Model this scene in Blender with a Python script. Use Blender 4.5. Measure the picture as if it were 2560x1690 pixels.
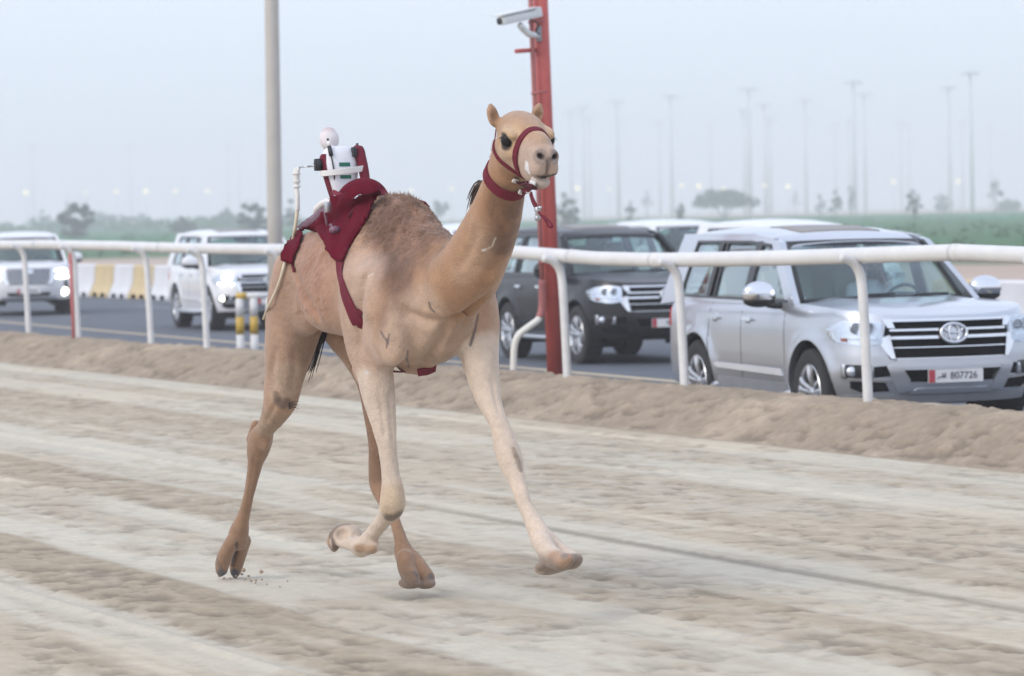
import bpy, bmesh, math, random
import numpy as np
from mathutils import Vector, Matrix
from mathutils.bvhtree import BVHTree

random.seed(7)
S = bpy.context.scene
for _o in list(bpy.data.objects):
    bpy.data.objects.remove(_o)

# ------------------------------------------------------------------ camera
F_PX, CX, CY = 9500.0, 1280.0, 845.0          # focal length and centre in photograph pixels (2560 wide)
CAM_H = 1.92
cam_d = bpy.data.cameras.new('camera')
cam = bpy.data.objects.new('camera', cam_d)
S.collection.objects.link(cam)
S.camera = cam
cam_d.sensor_width = 36.0
cam_d.lens = F_PX / 2560.0 * 36.0
cam_d.clip_start = 0.5
cam_d.clip_end = 6000.0
cam.matrix_world = (Matrix.Translation((0, 0, CAM_H)) @ Matrix.Rotation(math.radians(90) - math.atan(310 / F_PX), 4, 'X')
                    @ Matrix.Rotation(math.radians(-1.2), 4, 'Z'))
CAM_M = cam.matrix_world.copy()
cam_d.dof.use_dof = True
cam_d.dof.focus_distance = 19.1
cam_d.dof.aperture_fstop = 4.6

# ------------------------------------------------------------------ sky, sun, exposure
SUN_EL, SUN_AZ = math.radians(38), math.radians(232)   # azimuth measured clockwise from +Y: behind the camera, to its left
w = bpy.data.worlds.new('World')
S.world = w
w.use_nodes = True
nt = w.node_tree
nt.nodes.clear()
sky = nt.nodes.new('ShaderNodeTexSky')
sky.sky_type = 'NISHITA'
sky.sun_disc = False
sky.sun_elevation = SUN_EL
sky.sun_rotation = SUN_AZ
sky.altitude = 0
sky.air_density = 1.3
sky.dust_density = 3.5
sky.ozone_density = 2.2
bg = nt.nodes.new('ShaderNodeBackground')
bg.inputs['Strength'].default_value = 0.15
wo = nt.nodes.new('ShaderNodeOutputWorld')
veil = nt.nodes.new('ShaderNodeMix')          # the even veil of dust that hides the blue: the same all round
veil.data_type = 'RGBA'
veil.inputs['Factor'].default_value = 0.72
veil.inputs['B'].default_value = (6.85, 7.42, 8.95, 1)
nt.links.new(sky.outputs[0], veil.inputs['A'])
nt.links.new(veil.outputs['Result'], bg.inputs[0])
nt.links.new(bg.outputs[0], wo.inputs[0])
sun_d = bpy.data.lights.new('sun', 'SUN')
sun_d.energy = 1.1
sun_d.angle = math.radians(25)
sun_d.color = (1.0, 0.93, 0.84)
sun = bpy.data.objects.new('sun', sun_d)
S.collection.objects.link(sun)
_sd = Vector((math.sin(SUN_AZ) * math.cos(SUN_EL), math.cos(SUN_AZ) * math.cos(SUN_EL), math.sin(SUN_EL)))
sun.rotation_euler = (-_sd).to_track_quat('-Z', 'Y').to_euler()

S.view_settings.view_transform = 'Standard'
S.view_settings.look = 'None'
S.view_settings.gamma = 1.0
S.view_settings.use_curve_mapping = False
S.view_settings.exposure = 0.17
S.render.engine = 'CYCLES'
S.cycles.use_denoising = True
S.cycles.max_bounces = 8
S.cycles.volume_bounces = 4
S.cycles.transparent_max_bounces = 12
S.cycles.caustics_reflective = False
S.cycles.caustics_refractive = False
HAZE = 0.0009

# ------------------------------------------------------------------ picture <-> place helpers (used only to measure the place)
def ray(px, py):
    d = CAM_M.to_3x3() @ Vector(((px - CX) / F_PX, -(py - CY) / F_PX, -1.0))
    return Vector((0, 0, CAM_H)), d

def P(px, py, Y):
    o, d = ray(px, py)
    return o + d * (Y / d.y)

# ------------------------------------------------------------------ materials
def mat(name, col, rough=0.6, metal=0.0, var=0.0, vscale=6.0, bump=0.0, bscale=60.0, coat=0.0, attr=None, emit=0.0, ecol=None,
        spec=0.5, trans=0.0, stretch=None, sheen=0.0, flake=0.0):
    m = bpy.data.materials.new(name)
    m.use_nodes = True
    t = m.node_tree
    b = t.nodes['Principled BSDF']
    b.inputs['Base Color'].default_value = (*col, 1)
    b.inputs['Roughness'].default_value = rough
    b.inputs['Metallic'].default_value = metal
    b.inputs['Specular IOR Level'].default_value = spec
    b.inputs['Coat Weight'].default_value = coat
    b.inputs['Coat Roughness'].default_value = 0.06
    b.inputs['Transmission Weight'].default_value = trans
    if sheen:
        b.inputs['Sheen Weight'].default_value = sheen
        b.inputs['Sheen Roughness'].default_value = 0.5
    if emit:
        b.inputs['Emission Color'].default_value = (*(ecol or col), 1)
        b.inputs['Emission Strength'].default_value = emit
    tc = t.nodes.new('ShaderNodeTexCoord')
    src = tc.outputs['Object']
    if stretch:
        mp = t.nodes.new('ShaderNodeMapping')
        mp.inputs['Scale'].default_value = stretch
        t.links.new(src, mp.inputs[0])
        src = mp.outputs[0]
    base = None
    if attr:
        at = t.nodes.new('ShaderNodeAttribute')
        at.attribute_name = attr
        base = at.outputs['Color']
        t.links.new(base, b.inputs['Base Color'])
    if var:
        nz = t.nodes.new('ShaderNodeTexNoise')
        nz.inputs['Scale'].default_value = vscale
        nz.inputs['Detail'].default_value = 6
        nz.inputs['Roughness'].default_value = 0.65
        t.links.new(src, nz.inputs['Vector'])
        mr = t.nodes.new('ShaderNodeMapRange')
        mr.inputs['From Min'].default_value = 0.3
        mr.inputs['From Max'].default_value = 0.7
        mr.inputs['To Min'].default_value = 1 - var
        mr.inputs['To Max'].default_value = 1 + var
        t.links.new(nz.outputs['Fac'], mr.inputs['Value'])
        mx = t.nodes.new('ShaderNodeVectorMath')
        mx.operation = 'SCALE'
        if base is not None:
            t.links.new(base, mx.inputs[0])
        else:
            mx.inputs[0].default_value = col
        t.links.new(mr.outputs[0], mx.inputs['Scale'])
        t.links.new(mx.outputs[0], b.inputs['Base Color'])
    if flake:
        pass
    if bump:
        nb = t.nodes.new('ShaderNodeTexNoise')
        nb.inputs['Scale'].default_value = bscale
        nb.inputs['Detail'].default_value = 5
        t.links.new(src, nb.inputs['Vector'])
        bp = t.nodes.new('ShaderNodeBump')
        bp.inputs['Strength'].default_value = min(1.0, bump)
        bp.inputs['Distance'].default_value = 0.02
        t.links.new(nb.outputs['Fac'], bp.inputs['Height'])
        t.links.new(bp.outputs[0], b.inputs['Normal'])
    return m

def glass_mat(name, tint, refl=0.12):
    m = bpy.data.materials.new(name)
    m.use_nodes = True
    t = m.node_tree
    t.nodes.clear()
    o = t.nodes.new('ShaderNodeOutputMaterial')
    tr = t.nodes.new('ShaderNodeBsdfTransparent')
    tr.inputs[0].default_value = (*tint, 1)
    gl = t.nodes.new('ShaderNodeBsdfGlossy')
    gl.inputs['Roughness'].default_value = 0.03
    gl.inputs[0].default_value = (0.9, 0.95, 1.0, 1)
    lw = t.nodes.new('ShaderNodeLayerWeight')
    lw.inputs[0].default_value = 0.5
    pw = t.nodes.new('ShaderNodeMath')
    pw.operation = 'POWER'
    pw.inputs[1].default_value = 3.0
    t.links.new(lw.outputs['Facing'], pw.inputs[0])
    ad = t.nodes.new('ShaderNodeMath')
    ad.operation = 'MULTIPLY_ADD'
    ad.use_clamp = True
    ad.inputs[1].default_value = 0.75
    ad.inputs[2].default_value = refl
    t.links.new(pw.outputs[0], ad.inputs[0])
    mx = t.nodes.new('ShaderNodeMixShader')
    t.links.new(ad.outputs[0], mx.inputs[0])
    t.links.new(tr.outputs[0], mx.inputs[1])
    t.links.new(gl.outputs[0], mx.inputs[2])
    t.links.new(mx.outputs[0], o.inputs[0])
    return m

# ------------------------------------------------------------------ object helpers
def link(o):
    S.collection.objects.link(o)
    return o

def obj(name, V, Fc, m, parent=None, smooth=True):
    me = bpy.data.meshes.new(name)
    me.from_pydata([tuple(map(float, v)) for v in V], [], [tuple(int(i) for i in f) for f in Fc])
    me.update()
    if m is not None:
        me.materials.append(m)
    if smooth:
        me.polygons.foreach_set('use_smooth', np.ones(len(me.polygons), dtype=bool))
    o = link(bpy.data.objects.new(name, me))
    o.parent = parent
    return o

def tag(o, label=None, cat=None, group=None, kind=None):
    if label: o['label'] = label
    if cat: o['category'] = cat
    if group: o['group'] = group
    if kind: o['kind'] = kind
    return o

def thing(name, label, cat, loc=(0, 0, 0), rz=0.0, group=None):
    o = link(bpy.data.objects.new(name, None))
    o.empty_display_size = 0.2
    o.location = loc
    o.rotation_euler = (0, 0, rz)
    return tag(o, label, cat, group)

def copy_tree(o, parent=None):
    c = o.copy()
    link(c)
    c.parent = parent
    for ch in o.children:
        copy_tree(ch, c)
    return c

def auto_smooth(o, deg=35):
    me = o.data
    me.polygons.foreach_set('use_smooth', np.ones(len(me.polygons), dtype=bool))
    bm = bmesh.new()
    bm.from_mesh(me)
    lim = math.radians(deg)
    for e in bm.edges:
        if len(e.link_faces) == 2 and e.calc_face_angle(0) > lim:
            e.smooth = False
    bm.to_mesh(me)
    bm.free()
    return o

def frames(pts):
    pts = [Vector(p) for p in pts]
    T = []
    for i in range(len(pts)):
        a = pts[max(0, i - 1)]
        b = pts[min(len(pts) - 1, i + 1)]
        T.append((b - a).normalized())
    n = Vector((0, 0, 1)) if abs(T[0].z) < 0.9 else Vector((1, 0, 0))
    n = (n - T[0] * n.dot(T[0])).normalized()
    out = []
    for i, t in enumerate(T):
        n = (n - t * n.dot(t)).normalized()
        out.append((pts[i], t, n, t.cross(n)))
    return out

def smooth_path(pts, n=24):
    """Catmull-Rom through the points."""
    p = np.array([tuple(q) for q in pts], float)
    if len(p) < 3:
        u = np.linspace(0, 1, n)[:, None]
        return [Vector(v) for v in p[0] * (1 - u) + p[-1] * u]
    e = np.vstack([2 * p[0] - p[1], p, 2 * p[-1] - p[-2]])
    out = []
    for k in range(n):
        t = k / (n - 1) * (len(p) - 1)
        i = min(int(t), len(p) - 2)
        f = t - i
        a, b, c, d = e[i], e[i + 1], e[i + 2], e[i + 3]
        out.append(Vector(0.5 * ((2 * b) + (c - a) * f + (2 * a - 5 * b + 4 * c - d) * f * f + (3 * b - a - 3 * c + d) * f ** 3)))
    return out

class MB:
    def __init__(self):
        self.V, self.F = [], []

    def add(self, V, Fc):
        k = len(self.V)
        self.V += [tuple(v) for v in V]
        self.F += [tuple(i + k for i in f) for f in Fc]
        return self

    def box(self, c, s, M=None, bev=0.0):
        bm = bmesh.new()
        bmesh.ops.create_cube(bm, size=1.0)
        for v in bm.verts:
            v.co = Vector((v.co.x * s[0], v.co.y * s[1], v.co.z * s[2]))
        if bev:
            bmesh.ops.bevel(bm, geom=list(bm.edges), offset=bev, segments=2, affect='EDGES', profile=0.6)
        bm.verts.index_update()
        V = [((M @ v.co) if M else v.co) + Vector(c) for v in bm.verts]
        Fc = [[v.index for v in f.verts] for f in bm.faces]
        bm.free()
        return self.add(V, Fc)

    def tube(self, pts, r, n=12, cap=True, sy=1.0):
        fr = frames(pts)
        V, Fc = [], []
        for i, (p, t, a, b) in enumerate(fr):
            ri = r[i] if hasattr(r, '__len__') else r
            for k in range(n):
                q = 2 * math.pi * k / n
                V.append(p + a * (ri * math.cos(q)) + b * (ri * sy * math.sin(q)))
        for i in range(len(fr) - 1):
            for k in range(n):
                k2 = (k + 1) % n
                Fc.append((i * n + k, i * n + k2, (i + 1) * n + k2, (i + 1) * n + k))
        if cap:
            Fc.append(tuple(range(n - 1, -1, -1)))
            Fc.append(tuple((len(fr) - 1) * n + k for k in range(n)))
        return self.add(V, Fc)

    def lathe(self, prof, c=(0, 0, 0), axis='Z', n=32, M=None):
        V, Fc = [], []
        for (r, h) in prof:
            for k in range(n):
                q = 2 * math.pi * k / n
                v = Vector((r * math.cos(q), r * math.sin(q), h))
                if axis == 'Y':
                    v = Vector((v.x, v.z, v.y))
                elif axis == 'X':
                    v = Vector((v.z, v.x, v.y))
                if M:
                    v = M @ v
                V.append(v + Vector(c))
        for i in range(len(prof) - 1):
            for k in range(n):
                k2 = (k + 1) % n
                Fc.append((i * n + k, i * n + k2, (i + 1) * n + k2, (i + 1) * n + k))
        return self.add(V, Fc)

    def ell(self, c, r, M=None, nu=20, nv=12):
        V, Fc = [], []
        for j in range(nv + 1):
            th = math.pi * j / nv
            for k in range(nu):
                q = 2 * math.pi * k / nu
                v = Vector((r[0] * math.sin(th) * math.cos(q), r[1] * math.sin(th) * math.sin(q), r[2] * math.cos(th)))
                V.append(((M @ v) if M else v) + Vector(c))
        for j in range(nv):
            for k in range(nu):
                k2 = (k + 1) % nu
                Fc.append((j * nu + k, (j + 1) * nu + k, (j + 1) * nu + k2, j * nu + k2))
        return self.add(V, Fc)

    def grid(self, G, flip=False, thick=None):
        """G[i][j] of points; thick = vector to give the sheet a back side."""
        ni, nj = len(G), len(G[0])
        V = [Vector(p) for row in G for p in row]
        Fc = []
        for i in range(ni - 1):
            for j in range(nj - 1):
                f = (i * nj + j, i * nj + j + 1, (i + 1) * nj + j + 1, (i + 1) * nj + j)
                Fc.append(f[::-1] if flip else f)
        if thick is not None:
            k = len(V)
            th = Vector(thick)
            V = V + [v + th for v in V]
            Fc += [tuple(i + k for i in f[::-1]) for f in Fc]
            rim = ([(i * nj, (i + 1) * nj) for i in range(ni - 1)] + [((i + 1) * nj + nj - 1, i * nj + nj - 1) for i in range(ni - 1)]
                   + [(j + 1, j) for j in range(nj - 1)] + [((ni - 1) * nj + j, (ni - 1) * nj + j + 1) for j in range(nj - 1)])
            for a, b in rim:
                f = (a, b, b + k, a + k)
                Fc.append(f[::-1] if flip else f)
        return self.add(V, Fc)

    def build(self, name, m, parent=None, smooth=True, deg=None):
        o = obj(name, self.V, self.F, m, parent, smooth)
        bm = bmesh.new()
        bm.from_mesh(o.data)
        bmesh.ops.recalc_face_normals(bm, faces=bm.faces)
        bm.to_mesh(o.data)
        bm.free()
        if deg:
            auto_smooth(o, deg)
        return o

# ------------------------------------------------------------------ numpy noise
def _hash(ix, iy, iz, seed):
    h = (ix * 374761393 + iy * 668265263 + iz * 2147483647 + seed * 144665) & 0xffffffff
    h = ((h ^ (h >> 13)) * 1274126177) & 0xffffffff
    h = h ^ (h >> 16)
    return (h & 0xffff) / 65535.0

def vnoise(x, y, z=None, seed=0):
    x = np.asarray(x, float); y = np.asarray(y, float)
    z = np.zeros_like(x) if z is None else np.asarray(z, float)
    ix, iy, iz = np.floor(x).astype(np.int64), np.floor(y).astype(np.int64), np.floor(z).astype(np.int64)
    fx, fy, fz = x - ix, y - iy, z - iz
    fx, fy, fz = fx * fx * (3 - 2 * fx), fy * fy * (3 - 2 * fy), fz * fz * (3 - 2 * fz)
    r = 0
    for dx in (0, 1):
        for dy in (0, 1):
            for dz in (0, 1):
                r = r + _hash(ix + dx, iy + dy, iz + dz, seed) * (fx if dx else 1 - fx) * (fy if dy else 1 - fy) * (fz if dz else 1 - fz)
    return r

def fbm(x, y, z=None, oct=4, seed=0, rough=0.5):
    r, a, s = 0, 1.0, 0.0
    for k in range(oct):
        r = r + a * vnoise(np.asarray(x) * 2 ** k, np.asarray(y) * 2 ** k, None if z is None else np.asarray(z) * 2 ** k, seed + 17 * k)
        s += a
        a *= rough
    return r / s

def sstep(x, a, b):
    t = np.clip((np.asarray(x, float) - a) / (b - a), 0, 1)
    return t * t * (3 - 2 * t)

def set_attr(o, name, cols):
    c = o.data.color_attributes.new(name, 'FLOAT_COLOR', 'POINT')
    a = np.ones((len(o.data.vertices), 4), np.float32)
    a[:, :3] = cols
    c.data.foreach_set('color', a.ravel())

# ------------------------------------------------------------------ smooth solid mesher (bodies of animals and people as ONE surface)
class Solid:
    def __init__(self, lo, hi, vox):
        self.lo = np.array(lo, np.float32)
        self.vox = vox
        self.n = np.ceil((np.array(hi) - np.array(lo)) / vox).astype(int) + 1
        self.D = np.ones(tuple(self.n), np.float32)

    def _block(self, lo, hi):
        i0 = np.clip(np.floor((np.array(lo) - self.lo) / self.vox).astype(int), 0, self.n - 1)
        i1 = np.clip(np.ceil((np.array(hi) - self.lo) / self.vox).astype(int) + 1, 1, self.n)
        sl = tuple(slice(a, b) for a, b in zip(i0, i1))
        ax = [self.lo[k] + self.vox * np.arange(i0[k], i1[k], dtype=np.float32) for k in range(3)]
        return sl, ax[0][:, None, None], ax[1][None, :, None], ax[2][None, None, :]

    def _mix(self, sl, d, k, sub=False):
        A = self.D[sl]
        if sub:
            d = -d
            h = np.maximum(k - np.abs(A - d), 0) / k
            self.D[sl] = np.maximum(A, d) + h * h * k * 0.25
        else:
            h = np.maximum(k - np.abs(A - d), 0) / k
            self.D[sl] = np.minimum(A, d) - h * h * k * 0.25

    def cone(self, p, q, r0, r1, k=0.03, sub=False):
        p, q = np.array(p, np.float32), np.array(q, np.float32)
        R = max(r0, r1) + k + 3 * self.vox
        sl, x, y, z = self._block(np.minimum(p, q) - R, np.maximum(p, q) + R)
        v = q - p
        L2 = max(float(v @ v), 1e-9)
        t = np.clip(((x - p[0]) * v[0] + (y - p[1]) * v[1] + (z - p[2]) * v[2]) / L2, 0, 1)
        d = np.sqrt((x - p[0] - t * v[0]) ** 2 + (y - p[1] - t * v[1]) ** 2 + (z - p[2] - t * v[2]) ** 2) - (r0 + (r1 - r0) * t)
        self._mix(sl, d, k, sub)

    def chain(self, pts, rad, k=0.03, sub=5):
        """one smooth limb: a swept tube of changing radius, blended once into the body"""
        p = np.array([tuple(q) for q in pts], float)
        r = np.array(rad, float)
        if len(p) > 2:
            q4 = np.concatenate([p, r[:, None]], 1)
            e = np.vstack([2 * q4[0] - q4[1], q4, 2 * q4[-1] - q4[-2]])
            out = []
            for i in range(len(p) - 1):
                for f in np.arange(sub) / sub:
                    A, B, C_, D_ = e[i], e[i + 1], e[i + 2], e[i + 3]
                    out.append(.5 * ((2 * B) + (C_ - A) * f + (2 * A - 5 * B + 4 * C_ - D_) * f * f + (3 * B - A - 3 * C_ + D_) * f ** 3))
            out.append(q4[-1])
            out = np.array(out)
            p, r = out[:, :3], np.maximum(out[:, 3], .004)
        R = r.max() + k + 3 * self.vox
        sl, x, y, z = self._block(p.min(0) - R, p.max(0) + R)
        L = np.full(self.D[sl].shape, 9.0, np.float32)
        o = [s_.start for s_ in sl]
        for i in range(len(p) - 1):
            a_, b_ = p[i].astype(np.float32), p[i + 1].astype(np.float32)
            Ri = max(r[i], r[i + 1]) + k + 3 * self.vox
            s2, x, y, z = self._block(np.minimum(a_, b_) - Ri, np.maximum(a_, b_) + Ri)
            v = b_ - a_
            t = np.clip(((x - a_[0]) * v[0] + (y - a_[1]) * v[1] + (z - a_[2]) * v[2]) / max(float(v @ v), 1e-9), 0, 1)
            d = np.sqrt((x - a_[0] - t * v[0]) ** 2 + (y - a_[1] - t * v[1]) ** 2 + (z - a_[2] - t * v[2]) ** 2) - np.float32(r[i]) - np.float32(r[i + 1] - r[i]) * t
            s3 = tuple(slice(c.start - q, c.stop - q) for c, q in zip(s2, o))
            L[s3] = np.minimum(L[s3], d)
        self._mix(sl, L, k)

    def ell(self, c, r, M=None, k=0.03, sub=False):
        c, r = np.array(c, np.float32), np.array(r, np.float32)
        R = float(r.max()) + k + 3 * self.vox
        sl, x, y, z = self._block(c - R, c + R)
        x, y, z = x - c[0], y - c[1], z - c[2]
        if M is not None:                       # rows of M = the ellipsoid's own axes
            u = [M[i][0] * x + M[i][1] * y + M[i][2] * z for i in range(3)]
        else:
            u = [x, y, z]
        k0 = np.sqrt((u[0] / r[0]) ** 2 + (u[1] / r[1]) ** 2 + (u[2] / r[2]) ** 2)
        k1 = np.sqrt((u[0] / r[0] ** 2) ** 2 + (u[1] / r[1] ** 2) ** 2 + (u[2] / r[2] ** 2) ** 2)
        d = k0 * (k0 - 1) / np.maximum(k1, 1e-6)
        self._mix(sl, d.astype(np.float32), k, sub)

    def loft(self, st, k=0.05, pw=2.0):
        """Body along x: stations (x, z centre, half height, half width)."""
        st = np.array(sorted(st), np.float32)
        lo = (st[0, 0] - .02, -st[:, 3].max() - k - .03, (st[:, 1] - st[:, 2]).min() - k - .03)
        hi = (st[-1, 0] + .02, st[:, 3].max() + k + .03, (st[:, 1] + st[:, 2]).max() + k + .03)
        sl, x, y, z = self._block(lo, hi)
        xs = x.ravel()
        # smooth interpolation of the stations
        def ip(col):
            g = np.interp(np.linspace(st[0, 0], st[-1, 0], 400), st[:, 0], st[:, col])
            ker = np.hanning(41); ker /= ker.sum()
            gp = np.concatenate([np.full(20, g[0]), g, np.full(20, g[-1])])
            return np.interp(xs, np.linspace(st[0, 0], st[-1, 0], 400), np.convolve(gp, ker, 'valid'))[:, None, None]
        zc, h, wd = ip(1), np.maximum(ip(2), .004), np.maximum(ip(3), .004)
        q = (np.abs((z - zc) / h) ** pw + np.abs(y / wd) ** pw) ** (1 / pw)
        self._mix(sl, ((q - 1) * np.minimum(h, wd)).astype(np.float32), k)

    def mesh(self, smooth=3):
        D = self.D
        I = D < 0
        n = self.n
        cs = sum(I[i:n[0] - 1 + i, j:n[1] - 1 + j, k:n[2] - 1 + k].astype(np.int8) for i in (0, 1) for j in (0, 1) for k in (0, 1))
        act = (cs > 0) & (cs < 8)
        cells = np.argwhere(act)
        idx = np.full(act.shape, -1, np.int32)
        idx[act] = np.arange(len(cells))
        acc = np.zeros((len(cells), 3), np.float64)
        cnt = np.zeros(len(cells))
        corners = [(i, j, k) for i in (0, 1) for j in (0, 1) for k in (0, 1)]
        vals = {c: D[cells[:, 0] + c[0], cells[:, 1] + c[1], cells[:, 2] + c[2]] for c in corners}
        for a in corners:
            for ax in range(3):
                if a[ax] == 0:
                    b = list(a); b[ax] = 1; b = tuple(b)
                    va, vb = vals[a], vals[b]
                    m = (va < 0) != (vb < 0)
                    t = np.where(m, va / np.where(m, va - vb, 1), 0)
                    p = np.array(a, float)[None, :] + t[:, None] * (np.array(b) - np.array(a))[None, :]
                    acc[m] += p[m]
                    cnt[m] += 1
        V = self.lo + self.vox * (cells + acc / cnt[:, None])
        Q = []
        for ax in range(3):
            sl0 = [slice(None)] * 3; sl1 = [slice(None)] * 3
            sl0[ax] = slice(0, -1); sl1[ax] = slice(1, None)
            A, B = I[tuple(sl0)], I[tuple(sl1)]
            e = np.argwhere(A != B)
            o1, o2 = [(1, 2), (2, 0), (0, 1)][ax]
            e = e[(e[:, o1] > 0) & (e[:, o2] > 0) & (e[:, o1] < n[o1] - 1) & (e[:, o2] < n[o2] - 1)]
            inside = A[e[:, 0], e[:, 1], e[:, 2]]
            def at(d1, d2):
                c = e.copy(); c[:, o1] -= d1; c[:, o2] -= d2
                return idx[c[:, 0], c[:, 1], c[:, 2]]
            q = np.stack([at(1, 1), at(0, 1), at(0, 0), at(1, 0)], 1)
            q[~inside] = q[~inside][:, ::-1]
            Q.append(q)
        Q = np.vstack(Q)
        Q = Q[(Q >= 0).all(1)]
        E = np.vstack([Q[:, [0, 1]], Q[:, [1, 2]], Q[:, [2, 3]], Q[:, [3, 0]]])
        deg = np.bincount(E[:, 0], minlength=len(V)) + np.bincount(E[:, 1], minlength=len(V))
        for it in range(smooth * 2):
            f = 0.5 if it % 2 == 0 else -0.45
            s = np.zeros_like(V)
            for c in range(3):
                s[:, c] = np.bincount(E[:, 0], V[E[:, 1], c], len(V)) + np.bincount(E[:, 1], V[E[:, 0], c], len(V))
            V = V + f * (s / np.maximum(deg, 1)[:, None] - V)
        return V, Q

def np_mesh(name, V, Q, m, parent=None):
    me = bpy.data.meshes.new(name)
    me.vertices.add(len(V))
    me.vertices.foreach_set('co', np.asarray(V, np.float32).ravel())
    k = Q.shape[1]
    me.loops.add(len(Q) * k)
    me.loops.foreach_set('vertex_index', Q.astype(np.int32).ravel())
    me.polygons.add(len(Q))
    me.polygons.foreach_set('loop_start', np.arange(len(Q), dtype=np.int32) * k)
    me.polygons.foreach_set('use_smooth', np.ones(len(Q), dtype=bool))
    me.update(calc_edges=True)
    me.validate()
    if m is not None:
        me.materials.append(m)
    o = link(bpy.data.objects.new(name, me))
    o.parent = parent
    return o
# ================================================================== GROUND
C225, S225 = math.cos(math.radians(22.5)), math.sin(math.radians(22.5))
def ts_xy(t, s):
    return C225 * t + S225 * s, S225 * t - C225 * s

def gbump(t, a, b, soft):
    return sstep(t, a - soft, a + soft) * (1 - sstep(t, b - soft, b + soft))

BANDS = [(12.35, 13.0, .55, .12), (10.0, 11.55, .75, .25), (9.5, 9.9, .7, .1), (8.35, 8.7, .35, .12), (7.55, 8.3, .9, .12),
         (6.75, 7.2, .5, .12), (5.35, 6.1, 1.0, .1), (4.35, 4.75, .6, .1), (3.0, 3.5, .6, .12)]

def track_fields(t, s):
    wob = (fbm(s * .05, t * .2, oct=2, seed=3) - .5) * .35 + (fbm(s * .45, t * .9, oct=3, seed=4) - .5) * .16
    tt = t + wob
    band = np.zeros_like(t)
    for k, (a, b, amp, soft) in enumerate(BANDS):
        along = .72 + .55 * (fbm(s * .13 + 31 * k, t * .4, oct=3, seed=20 + k) - .35)
        band = np.maximum(band, amp * np.clip(along, .3, 1.05) * gbump(tt, a, b, soft * .8))
    edge = fbm(s * 1.6, t * 6.5, oct=4, seed=8) - .5
    ragged = fbm(s * 6, t * 12, oct=3, seed=7) - .5
    r = np.clip(band * 1.15 + (edge * 1.1 + ragged * .7) * np.minimum(band * 2.5, 1) * .8, 0, 1)
    # hoof-scuffed drifts between the bands, drawn out along the track
    sm = sstep(fbm(s * .42, t * 1.7, oct=4, seed=50) + .25 * ragged, .57, .72) * .5
    sm2 = sstep(fbm(s * 1.1, t * 3.4, oct=4, seed=51) + .3 * ragged, .61, .74) * .4
    r = np.clip(np.maximum(r, np.maximum(sm, sm2)), 0, 1)
    lump = fbm(s * 8, t * 11, oct=4, seed=9, rough=.65) - .5
    streak = fbm(s * .45, t * 15, oct=3, seed=14) - .5
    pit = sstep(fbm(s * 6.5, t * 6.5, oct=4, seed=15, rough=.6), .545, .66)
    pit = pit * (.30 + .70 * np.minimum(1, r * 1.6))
    z = r * (.010 + .020 * lump) + .008 * (fbm(s * .5, t * 2.2, oct=3, seed=10) - .5) + .004 * (fbm(s * 12, t * 14, oct=2, seed=12) - .5) + .006 * streak - .011 * pit
    # raised seam left by the harrow, and a fainter one under the bank
    for t0, amp in ((9.05, .020), (13.22, .014), (5.22, .016), (11.75, .010), (7.42, .012)):
        tl = t + (fbm(s * .25, t * 0 + 3, oct=2, seed=13) - .5) * .10
        z = z + amp * np.exp(-((tl - t0) / .04) ** 2)
        if t0 in (9.05, 13.22):
            pit = np.maximum(pit, 1.5 * (amp / .020) * sstep(s, -28, -21) * np.exp(-((tl - t0 + .045) / .035) ** 2) * (.6 + .8 * (streak + .5)))  # dark line painted along the seam's near side as its shade
    return z, r, lump, streak, pit

SMOOTH_C, ROUGH_C = np.array((.528, .486, .394)), np.array((.432, .358, .258))
BANK_C = np.array((.31, .252, .188))
m_sand = mat('raked_sand', (.5, .45, .4), rough=.92, attr='Col', var=.07, vscale=9, bump=.25, bscale=45, spec=.2)
m_bank = mat('loose_sand', (.36, .29, .22), rough=.95, attr='Col', var=.10, vscale=14, bump=.5, bscale=38, spec=.15)

def sheet(name, tv, sv, fn, m):
    T, Sg = np.meshgrid(tv, sv, indexing='ij')
    z, col = fn(T, Sg)
    X, Y = ts_xy(T, Sg)
    V = np.stack([X.ravel(), Y.ravel(), z.ravel()], 1)
    ni, nj = T.shape
    i, j = np.meshgrid(np.arange(ni - 1), np.arange(nj - 1), indexing='ij')
    q = (i * nj + j).ravel()
    Q = np.stack([q, q + 1, q + nj + 1, q + nj], 1)
    o = np_mesh(name, V, Q[:, ::-1], m)
    if o.data.polygons[0].normal.z < 0:
        o.data.flip_normals()
    set_attr(o, 'Col', col.reshape(-1, 3))
    return o

def track_fn(t, s):
    z, r, lump, streak, pit = track_fields(t, s)
    big = fbm(s * .08, t * .35, oct=3, seed=60)[..., None]
    warm = sstep(fbm(s * .25, t * .9, oct=3, seed=61), .45, .7)[..., None]
    sm = SMOOTH_C * (1 - warm) + np.array((.545, .485, .375)) * warm
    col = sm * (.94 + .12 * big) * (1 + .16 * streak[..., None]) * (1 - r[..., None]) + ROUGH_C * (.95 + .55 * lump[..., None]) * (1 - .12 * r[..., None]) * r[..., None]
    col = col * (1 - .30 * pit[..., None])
    e = sstep(t, 13.58, 13.72)
    z = z * (1 - e)
    col = col * (1 - e[..., None]) + BANK_C * e[..., None]
    return z, col

tag(sheet('sand_track', np.arange(2.6, 13.721, .029), np.arange(-62, -8, .062), track_fn, m_sand), kind='structure')

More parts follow.
